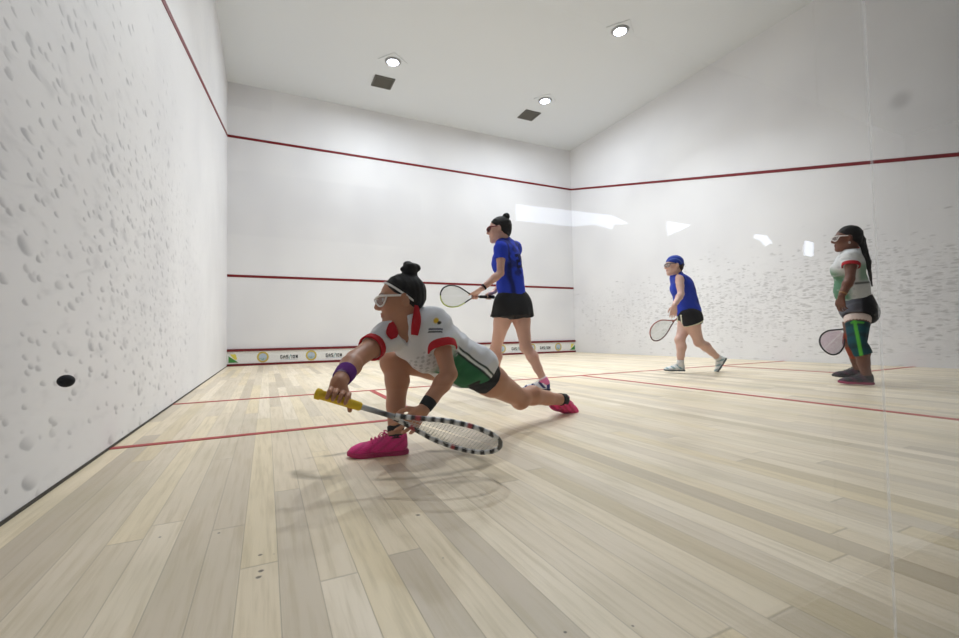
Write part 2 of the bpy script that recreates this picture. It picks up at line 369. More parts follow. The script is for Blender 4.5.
# tin board
tin = root('tin_board', (W/2, -.05, 0), 'low white sponsor board with red strips along the foot of the front wall', 'board')
MB().box((0.002, -.022, .03), (W-.002, -.002, .285)).obj('panel', M_white, tin, smooth=False)
M_tinred = mat('tin_red', (112, 20, 30), .5, .4)
MB().box((.002, -.04, .285), (W-.002, -.002, .335)).obj('top_strip', M_tinred, tin, smooth=False)
MB().box((.002, -.04, 0), (W-.002, -.002, .045)).obj('bottom_strip', M_tinred, tin, smooth=False)
M_gold = mat('gold_print', (196, 176, 84), .5); M_grn = mat('green_print', (64, 140, 62), .5); M_yel = mat('yellow_print', (226, 214, 90), .5)
M_blk = mat('black_print', (30, 34, 38), .5); M_teal = mat('teal_print', (96, 150, 150), .5); M_silv = mat('silver_print', (176, 190, 206), .5)
yy = -.0225
def disc(cx, cz, r0, r1, y0, n=24, sq=1.):
    b = MB(); v = []
    for k in range(n):
        a = 2*math.pi*k/n; v += [(cx+r0*math.cos(a), y0, cz+r0*sq*math.sin(a)), (cx+r1*math.cos(a), y0, cz+r1*sq*math.sin(a)), (cx+r0*math.cos(a), y0-.0015, cz+r0*sq*math.sin(a)), (cx+r1*math.cos(a), y0-.0015, cz+r1*sq*math.sin(a))]
    f = []
    for k in range(n):
        a, c = 4*k, 4*((k+1) % n); f += [(a+2, a+3, c+3, c+2), (a, c, c+1, a+1), (a+1, c+1, c+3, a+3), (a, a+2, c+2, c)]
    return b.add(v, f)
def emblem(cx):
    e = disc(cx, .162, .075, .108, yy).obj('emblem', M_gold, tin, smooth=False)
    disc(cx, .162, .0, .075, yy, 20).obj('emblem_face', M_silv, e, smooth=False)
    b = MB()
    for k in range(9): b.box((cx-.06+k*.014, yy-.004, .10+.02*abs(k-4)*.5), (cx-.054+k*.014, yy-.0005, .125+.01*(k % 3)))
    b.obj('emblem_laurel', M_grn, e, smooth=False)
FONT = {'G': ['111', '100', '101', '101', '111'], 'A': ['010', '101', '111', '101', '101'], 'S': ['111', '100', '111', '001', '111'], 'I': ['1', '1', '1', '1', '1'], 'O': ['111', '101', '101', '101', '111'], 'N': ['101', '111', '111', '111', '101'], '/': ['001', '001', '010', '100', '100']}
def letters(x0, x1, z0, z1, s, m):
    n = sum(len(FONT[c][0]) for c in s)+len(s)-1; px = (x1-x0)/n; pz = (z1-z0)/5; b = MB(); x = x0
    for c in s:
        for r, row_ in enumerate(FONT[c]):
            for k, bit in enumerate(row_):
                if bit == '1': b.box((x+k*px, yy-.002, z1-(r+1)*pz), (x+(k+1)*px, yy, z1-r*pz))
        x += (len(FONT[c][0])+1)*px
    return b.obj('lettering', m, tin, smooth=False)
for ex in (.63, 1.54, 2.47, 3.4, 4.33, 5.2, 6.1, 7.0, 7.84): emblem(ex)
for x0 in (.95, 1.83, 2.78, 3.7, 4.62, 5.5, 6.38, 7.25):
    letters(x0, x0+.15, .115, .19, 'GAS', M_blk); letters(x0+.16, x0+.2, .105, .2, '/', M_teal); letters(x0+.21, x0+.33, .115, .185, 'ION', M_blk)
    MB().box((x0, yy-.001, .092), (x0+.33, yy, .101)).obj('underline', M_silv, tin, smooth=False)
for gx, s_ in ((.03, 1), (8.40, -1)):
    MB().prism([(gx, yy, .07), (gx+.17*s_, yy, .07), (gx, yy, .20)], (0, -.002, 0)).obj('green_flag', M_grn, tin, smooth=False)
    MB().prism([(gx+.02*s_, yy, .235), (gx+.12*s_, yy, .235), (gx+.15*s_, yy, .13), (gx+.1*s_, yy, .13)], (0, -.001, 0)).obj('yellow_flag', M_yel, tin, smooth=False)

# ceiling lights and air vents
M_lamp = mat('lamp_face', (225, 236, 255), .5, emit=28.); M_trim = mat('lamp_trim', (170, 172, 175), .4, .5); M_vent = mat('vent_grey', (96, 94, 88), .6); M_vd = mat('vent_dark', (28, 28, 28), .8)
def area(name, loc, size, watts, spread=170, col=(.90, .945, 1.), rot=None):
    l = bpy.data.lights.new(name, 'AREA'); l.shape = 'DISK'; l.size = size; l.energy = watts; l.color = col; l.spread = math.radians(spread)
    o = bpy.data.objects.new(name, l); COL.objects.link(o); o.location = loc
    return o
LAMPS = [((2.825, -1.987), 'round ceiling downlight over the left of the front wall'), ((6.216, -1.997), 'round ceiling downlight near the right end of the front wall'), ((6.112, -4.392), 'round ceiling downlight nearest the camera, highest in view'), ((2.78, -4.4), 'round ceiling downlight above mid court, out of view to the left'), ((2.78, -6.8), 'left ceiling downlight of the rearmost pair, above the camera side of the court'), ((6.11, -6.8), 'right ceiling downlight of the rearmost pair, above the camera side of the court')]
WATTS = 54
for (lx, ly), lab in LAMPS:
    t = root('ceiling_light', (lx, ly, HC), lab, 'ceiling light', 'recessed downlights in the court ceiling')
    a = .62; c, s = math.cos(a), math.sin(a)
    pts = [(lx+.19*(c*p-s*q), ly+.19*(s*p+c*q), HC-.012) for p, q in ((-1, -1), (1, -1), (1, 1), (-1, 1))]
    MB().prism(pts, (0, 0, .011)).obj('mounting_plate', M_ceil, t, smooth=False)
    MB().lathe([(.105, -.013), (.105, -.035), (.125, -.035), (.15, -.013)], (lx, ly, HC)).obj('trim_ring', M_trim, t)
    MB().lathe([(.103, -.030), (.08, -.036), (.001, -.038)], (lx, ly, HC)).obj('lamp_lens', M_lamp, t)
    area('downlight_lamp', (lx, ly, HC-.05), .2, WATTS*(1.5 if ly > -3 else 1.3 if ly > -5 else .65 if lx < 4 else .2), 176 if ly > -3 else 115)
for (vx, vy), lab in (((2.817, -1.236), 'square grey air vent in the ceiling, left of the two'), ((6.249, -1.289), 'square grey air vent in the ceiling, right of the two')):
    t = root('ceiling_vent', (vx, vy, HC), lab, 'air vent', 'air vents in the court ceiling')
    b = MB(); q = .2
    b.box((vx-q, vy-q, HC-.02), (vx+q, vy-q+.03, HC-.001)).box((vx-q, vy+q-.03, HC-.02), (vx+q, vy+q, HC-.001)).box((vx-q, vy-q+.03, HC-.02), (vx-q+.03, vy+q-.03, HC-.001)).box((vx+q-.03, vy-q+.03, HC-.02), (vx+q, vy+q-.03, HC-.001))
    b.obj('vent_frame', M_vent, t, smooth=False)
    MB().box((vx-.17, vy-.17, HC-.004), (vx+.17, vy+.17, HC-.001)).obj('vent_back', M_vd, t, smooth=False)
    b = MB()
    for k in range(9): b.prism([(vx-.17, vy-.16+k*.038, HC-.005), (vx-.17, vy-.145+k*.038, HC-.018), (vx-.17, vy-.141+k*.038, HC-.018), (vx-.17, vy-.156+k*.038, HC-.005)], (.34, 0, 0))
    b.obj('vent_slats', M_vent, t, smooth=False)
lob = area('lobby_fill_light', (5.2, -12.3, LH-.02), 1.2, 22, 170)  # unseen fill, added to brighten the lobby mirrored in the glass
wd = bpy.data.worlds.new('world'); SC.world = wd; wd.use_nodes = True; wd.node_tree.nodes['Background'].inputs[0].default_value = (.02, .02, .022, 1)

# ------------------------------------------------------------------ organic surfaces (distance fields -> one closed mesh)
def nrm(v): v = np.asarray(v, dtype=float); return v/(np.linalg.norm(v)+1e-12)
def perp(a, n): return nrm(a-n*(a@n))
def rc(a, b, ra, rb=None, k=.02, clip=None):
    a = np.asarray(a, float); b = np.asarray(b, float); rb = ra if rb is None else rb; d = b-a; L2 = d@d+1e-12
    def fn(P):
        q = P-a; t = np.clip((q@d)/L2, 0, 1); x = q-t[..., None]*d
        r = np.sqrt((x*x).sum(-1))-(ra+(rb-ra)*t)
        return r if clip is None else clipf(r, P, clip)
    m = max(ra, rb); return (fn, np.minimum(a, b)-m, np.maximum(a, b)+m, k)
def ell(c, R, r, k=.02, clip=None):
    c = np.asarray(c, float); R = np.asarray(R, float); r = np.asarray(r, float)   # R rows = axes
    def fn(P):
        q = (P-c)@R.T; k0 = np.sqrt(((q/r)**2).sum(-1)); k1 = np.sqrt(((q/r**2)**2).sum(-1))+1e-9
        d = k0*(k0-1)/k1
        return d if clip is None else clipf(d, P, clip)
    e = np.abs(R.T*r).max(1)*1.8; e = np.minimum(e, max(r)); return (fn, c-e, c+e, k)
def clipf(d, P, planes):
    for n, p, *rad in planes: d = np.maximum(d, (P-p)@n)      # keep the side the normal points away from
    return d
def off(p, o, k=None, clip=None):
    f, lo, hi, kk = p
    fn = (lambda P: f(P)-o) if clip is None else (lambda P: clipf(f(P)-o, P, clip))
    return (fn, lo-o, hi+o, kk if k is None else k)
def field_mesh(adds, h, subs=(), post=None, smooth=1):
    pad = 3*h; lo = np.min([a[1] for a in adds], 0)-pad-.01; hi = np.max([a[2] for a in adds], 0)+pad+.01
    n = np.ceil((hi-lo)/h).astype(int)+1; G = np.full(tuple(n), .06, dtype=np.float32)
    def region(p, extra):
        a = np.maximum(((p[1]-extra-lo)/h).astype(int), 0); b = np.minimum(((p[2]+extra-lo)/h).astype(int)+2, n)
        if np.any(b <= a): return None
        ax = [lo[i]+h*np.arange(a[i], b[i]) for i in range(3)]
        return tuple(slice(a[i], b[i]) for i in range(3)), np.stack(np.meshgrid(*ax, indexing='ij'), -1)
    for p in adds:
        r = region(p, p[3]+.02)
        if r is None: continue
        s, P = r; d = p[0](P); k = p[3]; g = G[s]; t = np.clip(.5+.5*(g-d)/k, 0, 1); G[s] = g*(1-t)+d*t-k*t*(1-t)
    for p in subs:
        r = region(p, p[3]+.02)
        if r is None: continue
        s, P = r; d = -p[0](P); k = p[3]; g = G[s]; t = np.clip(.5-.5*(g-d)/k, 0, 1); G[s] = g*(1-t)+d*t+k*t*(1-t)
    if post is not None:
        for i in range(0, n[0], 32):
            sl = slice(i, min(i+32, n[0])); band = np.abs(G[sl]) < .05
            ii = np.nonzero(band); P = np.stack([lo[0]+h*(ii[0]+i), lo[1]+h*ii[1], lo[2]+h*ii[2]], -1); g = G[sl]; g[ii] = post(P, g[ii]); G[sl] = g
    grid = vdb.FloatGrid(background=.06); grid.copyFromArray(np.ascontiguousarray(G), tolerance=0.0)
    pts, tris, quads = grid.convertToPolygons(isovalue=0.0)
    pts = pts.astype(float)*h+lo; quads = quads[:, ::-1]
    for _ in range(smooth):      # one light pass takes the stair steps out
        acc = np.zeros_like(pts); cnt = np.zeros(len(pts))
        for i in range(4):
            a, b = quads[:, i], quads[:, (i+1) % 4]
            for x, y in ((a, b), (b, a)):
                np.add.at(acc, x, pts[y]); np.add.at(cnt, x, 1)
        pts = pts*.5+.5*acc/np.maximum(cnt, 1)[:, None]
    return pts, quads
def wrinkle(amp, sc, seed, dirv=None):
    rs = np.random.RandomState(seed); K = rs.randn(7, 3)*sc; ph = rs.rand(7)*6.28
    if dirv is not None: K = K-.8*np.outer(K@dirv, dirv)
    def f(P, d):
        s = np.zeros(len(P))
        for k, q in zip(K, ph): s += np.sin(P@k+q+1.5*np.sin(P@k[::-1]*.6+q*2))
        return d+amp*s/3
    return f
def hair_noise(amp, f0, seed):
    rs = np.random.RandomState(seed); K = rs.randn(5, 3)*f0; ph = rs.rand(5)*6.28
    return lambda P, d: d+amp*sum(np.sin(P@k+q) for k, q in zip(K, ph))/2.5
ML = lambda a, b, t: a*(1-t)+b*t
def smix(x, lo, hi): t = np.clip((x-lo)/(hi-lo), 0, 1); return t*t*(3-2*t)
def colmix(base, c, w): return base*(1-w[:, None])+np.array(lin(c))*w[:, None]

# ---- body parts
def head(o, f, u, s=1.):
    f = nrm(f); u = perp(u, f); r = nrm(np.cross(f, u)); R = np.array([r, f, u])
    L = lambda x, y, z: o+s*(x*r+y*f+z*u)
    A = [ell(L(0, -.012, .034), R, V(.073, .094, .083)*s, .01), ell(L(0, .03, -.015), R, V(.060, .064, .088)*s, .03),
         rc(L(0, .012, -.05), L(0, .068, -.088), .044*s, .02*s, .03), rc(L(-.045, 0, -.052), L(-.012, .07, -.09), .018*s, .014*s, .03), rc(L(.045, 0, -.052), L(.012, .07, -.09), .018*s, .014*s, .03)]
    for q in (-1, 1):
        A += [ell(L(q*.036, .058, -.018), R, V(.026, .028, .026)*s, .02), rc(L(q*.012, .089, .032), L(q*.045, .072, .033), .009*s, .006*s, .012),
              ell(L(q*.011, .100, -.026), R, V(.008, .010, .007)*s, .006)]
        A += [ell(L(q*.080, -.008, -.003), np.array([nrm(r-q*f*.35), nrm(f+q*.35*r), u+f*-.15]), V(.009, .020, .032)*s, .004)]
    A += [rc(L(0, .090, .026), L(0, .111, -.016), .008*s, .0115*s, .012), ell(L(0, .110, -.020), R, V(.010, .010, .009)*s, .006),
          ell(L(0, .088, -.048), R, V(.022, .012, .006)*s, .006), ell(L(0, .087, -.060), R, V(.019, .012, .0075)*s, .006)]
    S = [ell(L(q*.031, .098, .010), R, V(.018, .016, .012)*s, .010) for q in (-1, 1)]+[ell(L(0, .104, -.0535), R, V(.02, .01, .0015)*s, .003)]
    S += [ell(L(q*.091, .0, .0), R, V(.008, .010, .016)*s, .004) for q in (-1, 1)]
    return dict(A=A, S=S, L=L, R=R, r=r, f=f, u=u, o=o, s=s)
def neckp(H, nb, r=.047, k=.03):
    L = H['L']; return [rc(L(0, -.022, -.035), nb, r*H['s'], r*1.12, k)]
def arm(sh, el, wr, g=1., k=.015):
    d = nrm(wr-el); m = ML(el, wr, .28)
    return [rc(sh, ML(sh, el, .45), .046*g, .041*g, .03), rc(ML(sh, el, .45), el, .041*g, .034*g, k), rc(el, m, .035*g, .038*g, k), rc(m, ML(el, wr, .75), .038*g, .028*g, k), rc(ML(el, wr, .7), wr, .028*g, .0245*g, k)]
def leg(hip, kn, an, g=1., back=None):
    d = nrm(an-kn)
    if back is None:
        back = -(nrm(nrm(kn-hip)-d)) if np.linalg.norm(np.cross(nrm(kn-hip), d)) > .15 else V(0, 0, 0)
    c1 = ML(kn, an, .27)+back*.018
    P = [rc(hip, ML(hip, kn, .4), .083*g, .076*g, .04), rc(ML(hip, kn, .35), kn, .077*g, .050*g, .03), rc(kn, c1, .047*g, .053*g, .025),
         rc(c1, ML(kn, an, .62)+back*.006, .053*g, .039*g, .02), rc(ML(kn, an, .6)+back*.004, an, .039*g, .033*g, .02), ell(kn-back*.012, np.eye(3), V(.044, .044, .05)*g, .03)]
    return P
def foot(an, toe, up):
    t = nrm(toe); u = perp(up, t)
    return [rc(an, an-u*.05-t*.01, .030, .028, .02), rc(an-u*.045, an+t*.13-u*.06, .028, .024, .02)]
def torso(J, g=1.):
    rp = nrm(J['hipR']-J['hipL']); hc_ = (J['hipR']+J['hipL'])/2; up_ = nrm(J['chest']-hc_); fp = nrm(np.cross(up_, rp)); rp = np.cross(fp, up_)
    rcx = nrm(J['shR']-J['shL']); uc = nrm(J['neck']-ML(hc_, J['chest'], .5)); fc = nrm(np.cross(uc, rcx)); rcx = np.cross(fc, uc)
    Rp = np.array([rp, fp, up_]); Rc = np.array([rcx, fc, uc]); ch = J['chest']; b = J.get('bust', 1.)
    pel = [ell(hc_+up_*.02, Rp, V(.155, .115, .115)*g, .03)]
    for q in (-1, 1): pel.append(ell(hc_+rp*q*.07*g-fp*.055*g-up_*.035, Rp, V(.085, .08, .09)*g, .04))
    wa = ML(hc_, ch, .5)
    ub = [ell(wa, (Rp+Rc)/2, V(.125, .092, .13)*g, .05), ell(ch, Rc, V(.138*g, .100*g, .15), .05), ell(ch+uc*.08, Rc, V(.135, .082, .085), .04)]
    for q in (-1, 1): ub.append(ell(ch+rcx*q*.062*g+fc*.075*g+uc*.005, Rc, V(.055, .05, .058)*b, .03))
    ub += [rc(J['shL'], J['shR'], .046, .046, .04), rc(J['neck']+uc*.02, ML(J['neck'], J['shL'], .75), .04, .035, .04), rc(J['neck']+uc*.02, ML(J['neck'], J['shR'], .75), .04, .035, .04)]
    return dict(pel=pel, ub=ub, Rp=Rp, Rc=Rc, hc=hc_, ch=ch, up=up_, fp=fp, rp=rp, fc=fc, rc=rcx, uc=uc)
def hand_open(wr, d, pn, thumb, curl=.35, spread=.12, s=1.):
    """d: towards the fingers, pn: out of the palm, thumb: side of the thumb"""
    d = nrm(d); pn = perp(pn, d); th = perp(np.asarray(thumb, float)-pn*(np.asarray(thumb, float)@pn), d); P = []
    for i, (x, L) in enumerate(zip((.030, .010, -.011, -.030), (.92, 1., .93, .74))):
        kb = wr+s*(d*(.082-.004*abs(i-1.3))+th*x)
        P.append(rc(wr+s*th*x*.45+d*.008*s, kb, .0135*s, .0115*s, .012)); a = nrm(d+th*(x/.03)*spread); p = kb
        for j, (l, r0, r1) in enumerate(((.042, .0093, .0085), (.026, .0085, .0078), (.022, .0078, .006))):
            ang = curl*(j+1)*(.8+.1*i); q = p+s*L*l*(a*math.cos(ang)+pn*math.sin(ang)); P.append(rc(p, q, r0*s, r1*s, .003)); p = q
    t0 = wr+s*(d*.022+th*.022+pn*.006); t1 = t0+s*.036*nrm(d*.75+th*.75+pn*.35); t2 = t1+s*.03*nrm(d*.95+th*.35+pn*.35); t3 = t2+s*.024*nrm(d*1+th*.15+pn*.5)
    P += [rc(wr+d*.01*s, t1, .015*s, .011*s, .012), rc(t1, t2, .0105*s, .0092*s, .004), rc(t2, t3, .0092*s, .0068*s, .004)]
    return P
def hand_grip(wr, hp, ax, rg, s=1., thumb_up=1):
    """four fingers and a thumb closed round a handle through hp along ax; the wrist lies off to the side"""
    ax = nrm(ax); e1 = perp(wr-hp, ax); e2 = np.cross(ax, e1)*thumb_up; P = []
    for i, (x, L) in enumerate(zip((.030, .010, -.010, -.028), (1., 1., .95, .8))):
        c = hp+ax*x*s; pt = lambda a, rr: c+rr*(math.cos(a)*e1+math.sin(a)*e2)
        a0 = -.55; k0 = pt(a0, rg+.018*s); P.append(rc(wr+ax*x*.4*s, k0, .0135*s, .0115*s, .012))
        angs = (a0-.95, a0-1.9, a0-2.9, a0-3.7) if False else (a0+1.05, a0+2.0, a0+2.95)
        p = k0
        for j, (a, r0) in enumerate(zip(angs, (.0092, .0085, .0075))):
            q = pt(a, rg+(.013-.002*j)*s); P.append(rc(p, q, r0*s, r0*.9*s, .003)); p = q
    c = hp+ax*.034*s; t0 = wr+(hp-wr)*.45+ax*.022*s-e2*.01*s; t1 = c+(rg+.014)*(.55*e1-.85*e2)+ax*.008*s; t2 = c+(rg+.011)*(-.45*e1-.85*e2)+ax*.016*s
    P += [rc(wr, t0, .016*s, .013*s, .012), rc(t0, t1, .012*s, .0105*s, .005), rc(t1, t2, .010*s, .0078*s, .004)]
    return P
def skin_pat(H, base, lip, browc, flush=None):
    L = H['L']; s = H['s']
    def pat(P):
        c = np.tile(np.array(lin(base)), (len(P), 1)); n = .5+.5*np.sin(P@V(31, 17, 23)+2*np.sin(P@V(-13, 29, 11)))
        c = c*(.95+.08*n[:, None])
        q = (P-H['o'])@H['R'].T/s
        w = np.exp(-((q[:, 0]/.021)**2+((q[:, 2]+.054)/.0085)**2)**2)*(q[:, 1] > .075); c = colmix(c, lip, w*.75)
        for sg in (-1, 1):
            arc = .037-2.2*(abs(q[:, 0])-.028)**2*3
            w = np.exp(-(((q[:, 0]-sg*.030)/.020)**4+((q[:, 2]-arc)/.0042)**2))*(q[:, 1] > .06); c = colmix(c, browc, w*.8)
            w = np.exp(-(((q[:, 0]-sg*.036)/.02)**2+((q[:, 2]+.02)/.02)**2))*(q[:, 1] > .05)*.25; c = colmix(c, flush or lip, w)
        return c
    return pat
def eyes(H, par, iris=(70, 50, 36)):
    for q in (-1, 1):
        c = H['L'](q*.0305, .0755, .011); r = .0125*H['s']
        b = MB(); R = H['R']; n, m = 12, 8
        v = [c+r*(math.sin(math.pi*j/m)*(math.cos(2*math.pi*i/n)*R[0]+math.sin(2*math.pi*i/n)*R[2])+math.cos(math.pi*j/m)*R[1]) for j in range(m+1) for i in range(n)]
        f = [(j*n+i, (j+1)*n+i, (j+1)*n+(i+1) % n, j*n+(i+1) % n) for j in range(m) for i in range(n)]
        def pat(P, c=c):
            d = (P-c)/r; k = d@R[1]; o = np.tile(np.array(lin((225, 220, 215))), (len(P), 1))
            o[k > .86] = lin(iris); o[k > .96] = lin((12, 10, 10)); return o
        mk('eye', v, f, M_eye, par, pat)
M_skin = patmat('skin', .5, .4, 60, .12, .08); M_cloth = patmat('jersey_fabric', .75, .25, 220, .12); M_eye = patmat('eye_surface', .15, .5, 10, 0)
M_hair = mat('dark_hair', (20, 16, 15), .6, .2, 0, .5, 120, .5); M_bhair = mat('brown_hair', (44, 30, 24), .6, .25, 0, .4, 120, .5)
M_black = mat('black_fabric', (24, 24, 27), .8, .25, 0, .2, 90, .2); M_whitefab = mat('white_fabric', (226, 226, 226), .8, .2, 0, .05, 90, .2)
M_pink = patmat('pink_shoe_mesh', .6, .35, 260, .35); M_psole = mat('pink_sole', (176, 30, 96), .6, .3, 0, .1, 60)
M_wp = mat('white_plastic', (230, 226, 224), .3, .5); M_purple = mat('purple_terry', (92, 46, 120), .9, .1, 0, .25, 160, .4)
def thinlens(name, col, a):
    m = mat(name, col, .1, .5); b = m.node_tree.nodes['Principled BSDF']; b.inputs['Alpha'].default_value = a; return m
M_lens = thinlens('clear_lens', (190, 190, 195), .22); M_lensd = thinlens('smoked_lens', (60, 40, 44), .6)
def goggles(H, par, m, ml, th=.0042, label=None):
    L = H['L']; half = [(-.0795, -.02, .016), (-.0765, .02, .020), (-.066, .066, .024), (-.046, .090, .027), (-.022, .104, .025), (0, .1155, .017)]
    full = [L(*p) for p in half]+[L(-p[0], p[1], p[2]) for p in half[-2::-1]]
    b = MB().tube(catmull(full, 5), th*H['s'], 8)
    bot = [(-.066, .066, .020), (-.052, .083, -.012), (-.032, .097, -.016), (-.015, .107, -.006), (0, .1165, .010)]
    fb = [L(*p) for p in bot]+[L(-p[0], p[1], p[2]) for p in bot[-2::-1]]
    b.tube(catmull(fb, 5), th*.75*H['s'], 8); g = b.obj('goggles', m, par, label=label)
    lb = MB()
    for q in (-1, 1):
        tp = [L(q*x, y, z) for x, y, z in ((.064, .067, .023), (.046, .089, .026), (.022, .103, .024), (.006, .112, .018))]; bt = [L(q*x, y, z) for x, y, z in ((.062, .071, .014), (.050, .085, -.011), (.030, .098, -.014), (.012, .108, .0))]
        lb.add(tp+bt+[p-H['f']*.0015 for p in tp+bt], [(i, i+1, i+5, i+4) for i in range(3)]+[(8+i, 12+i, 13+i, 9+i) for i in range(3)]+[(0, 4, 12, 8), (3, 11, 15, 7), (0, 8, 9, 1), (1, 9, 10, 2), (2, 10, 11, 3), (4, 5, 13, 12), (5, 6, 14, 13), (6, 7, 15, 14)])
    lb.obj('lens', ml, g)
def shoe(an, toe, up, par, m, msole, pat, mlace, size=1., h=.004, ankle_h=.085, label=None, laces=True):
    t = nrm(toe); u = perp(up, t); r = np.cross(t, u); R = np.array([t, r, u]); o = an-u*ankle_h*size-t*.055*size
    L = lambda x, y, z: o+size*(x*t+y*r+z*u)
    fl_ = [(-u, L(0, 0, .018))]
    A = [rc(L(.042, 0, .042), L(.12, 0, .040), .036*size, .037*size, .02), rc(L(.12, 0, .042), L(.195, .003, .028), .036*size, .034*size, .02), ell(L(.212, .003, .026), R, V(.05, .043, .030)*size, .02),
         rc(L(.045, 0, .05), L(.054, 0, .080), .038*size, .042*size, .015), rc(L(.02, 0, .075), L(.018, 0, .088), .014*size, .01*size, .015), rc(L(.09, 0, .07), L(.165, 0, .046), .022*size, .016*size, .015)]
    A = [off(p, 0, None, fl_) for p in A]
    S = [rc(L(.055, 0, .088), L(.055, 0, .14), .037*size, .045*size, .004)]
    q = V(0, 0, 0)
    def pp(P): return pat(((P-o)@R.T)/size)
    v, f = field_mesh(A, h*size, S); sh = mk('shoe', v, f, m, par, pp, label=label)
    prof = [(-.002, 0), (.008, .024), (.04, .035), (.09, .033), (.14, .038), (.19, .046), (.235, .038), (.262, .018), (.268, 0)]
    ring = prof+[(x, -y) for x, y in prof[-2:0:-1]]; ring = [(p[0], p[1]) for p in catmull([(x, y, 0) for x, y in ring], 3, True)]
    n = len(ring); v = []; rows = [(.94, .001), (1., .006), (1.0, .018), (.97, .024)]
    for sc, z in rows: v += [L(.13+(x-.13)*sc, y*sc, z+max(0, x-.2)*.12) for x, y in ring]
    f = [(i*n+k, i*n+(k+1) % n, (i+1)*n+(k+1) % n, (i+1)*n+k) for i in range(3) for k in range(n)]+[list(range(n))[::-1], [3*n+k for k in range(n)]]
    mk('sole', v, f, msole, sh)
    if laces:
        b = MB()
        for i, x in enumerate((.105, .122, .139, .156)):
            z = .094-.22*(x-.09); b.tube(catmull([L(x, -.024, z-.02), L(x+.004, -.01, z-.001), L(x+.008, .01, z-.001), L(x+.01, .024, z-.02)], 4), .0028*size, 6)
        for sg in (-1, 1): b.tube(catmull([L(.10, 0, .094), L(.108, sg*.018, .108), L(.094, sg*.035, .100), L(.09, sg*.02, .093), L(.10, 0, .094)], 5), .0024*size, 6); b.tube(catmull([L(.10, 0, .094), L(.12, sg*.022, .098), L(.135, sg*.04, .078)], 4), .0022*size, 6)
        b.obj('laces', mlace, sh)
    return sh
def sock(an, kn, par, m, hgt, g=1., r=.036):
    d = nrm(kn-an); b = MB(); b.tube([an-d*.025, an-d*.005, an+d*hgt*.5, an+d*hgt], [r*g, r*1.02*g, r*1.04*g, r*1.08*g], 20); return b.obj('sock', m, par)
def cuffband(name, a, b_, r0, r1, m, par, pat=None):
    """a soft band round a limb, with rounded rims"""
    d = b_-a; bb = MB().tube([a, a+d*.06, a+d*.25, a+d*.75, a+d*.94, b_], [r0*.93, r0, r0*1.03, r1*1.03, r1, r1*.93], 24); return mk(name, bb.v, bb.f, m, par, pat)
def racket(butt, tip, lateral, label, frame_pat, grip_m, string_m, category='racket', gr=.0155, sr=.0011, gl=.203, ft=.0068):
    butt = np.asarray(butt); tip = np.asarray(tip); y = nrm(tip-butt); x = perp(np.asarray(lateral, float), y); z = np.cross(x, y); S = np.linalg.norm(tip-butt)/.685
    L = lambda a, b, c=0.: butt+S*(a*x+b*y+c*z); t = root('racket', butt, label, category)
    half = [(.010, .285), (.030, .335), (.062, .40), (.088, .46), (.100, .53), (.097, .59), (.076, .645), (.04, .677)]
    out = [(a, b, 0) for a, b in half]+[(0, .685, 0)]+[(-a, b, 0) for a, b in half[::-1]]
    cv = catmull(out, 8); MBf = MB().tube([L(*p) for p in cv], ft*S, 10, flat=z)
    MBf.tube([L(0, gl-.01), L(0, .25), L(0, .30)], [.0105*S, .0095*S, .0105*S], 12)
    MBf.tube([L(-.012, .285), L(0, .30), L(.012, .285)], .007*S, 8)
    fr = mk('frame', MBf.v, MBf.f, M_frame, t, lambda P: frame_pat((P-butt)@np.array([x, y, z]).T/S))
    gp = MB().tube([L(0, .0), L(0, .004), L(0, .018), L(0, .022), L(0, gl-.008), L(0, gl)], [.012*S, gr*1.18*S, gr*1.2*S, gr*S, gr*.95*S, .011*S], 14).obj('grip', grip_m, t)
    cvp = np.array(cv); sb = MB()
    for a in np.arange(-.088, .089, .0115):
        ys = [p[1] for p in cvp if abs(p[0]-a) < .004]
        if len(ys) >= 2 and max(ys)-min(ys) > .03: sb.tube([L(a, min(ys)), L(a, max(ys))], sr*S, 4)
    for b in np.arange(.35, .672, .0125):
        xs = np.interp(b, [p[1] for p in half]+[.685], [p[0] for p in half]+[0]); sb.tube([L(-xs, b, .0008), L(xs, b, .0008)], sr*S, 4)
    sb.obj('strings', string_m, t)
    return t
M_frame = patmat('racket_frame_paint', .35, .5, 10, 0)
M_ygrip = mat('yellow_grip_tape', (232, 196, 40), .7, .3, 0, .1, 80, .2); M_bgrip = mat('black_grip_tape', (22, 22, 24), .75, .3, 0, .1, 80, .2)
M_str = mat('white_string', (205, 205, 205), .5, .4); M_pstr = mat('pink_string', (190, 130, 165), .5, .4); M_gstr = mat('pale_string', (196, 204, 190), .5, .4)
def flat_pat(*c):
    return lambda P: np.tile(np.array(lin(c)), (len(P), 1))
Z = V(0, 0, 1)
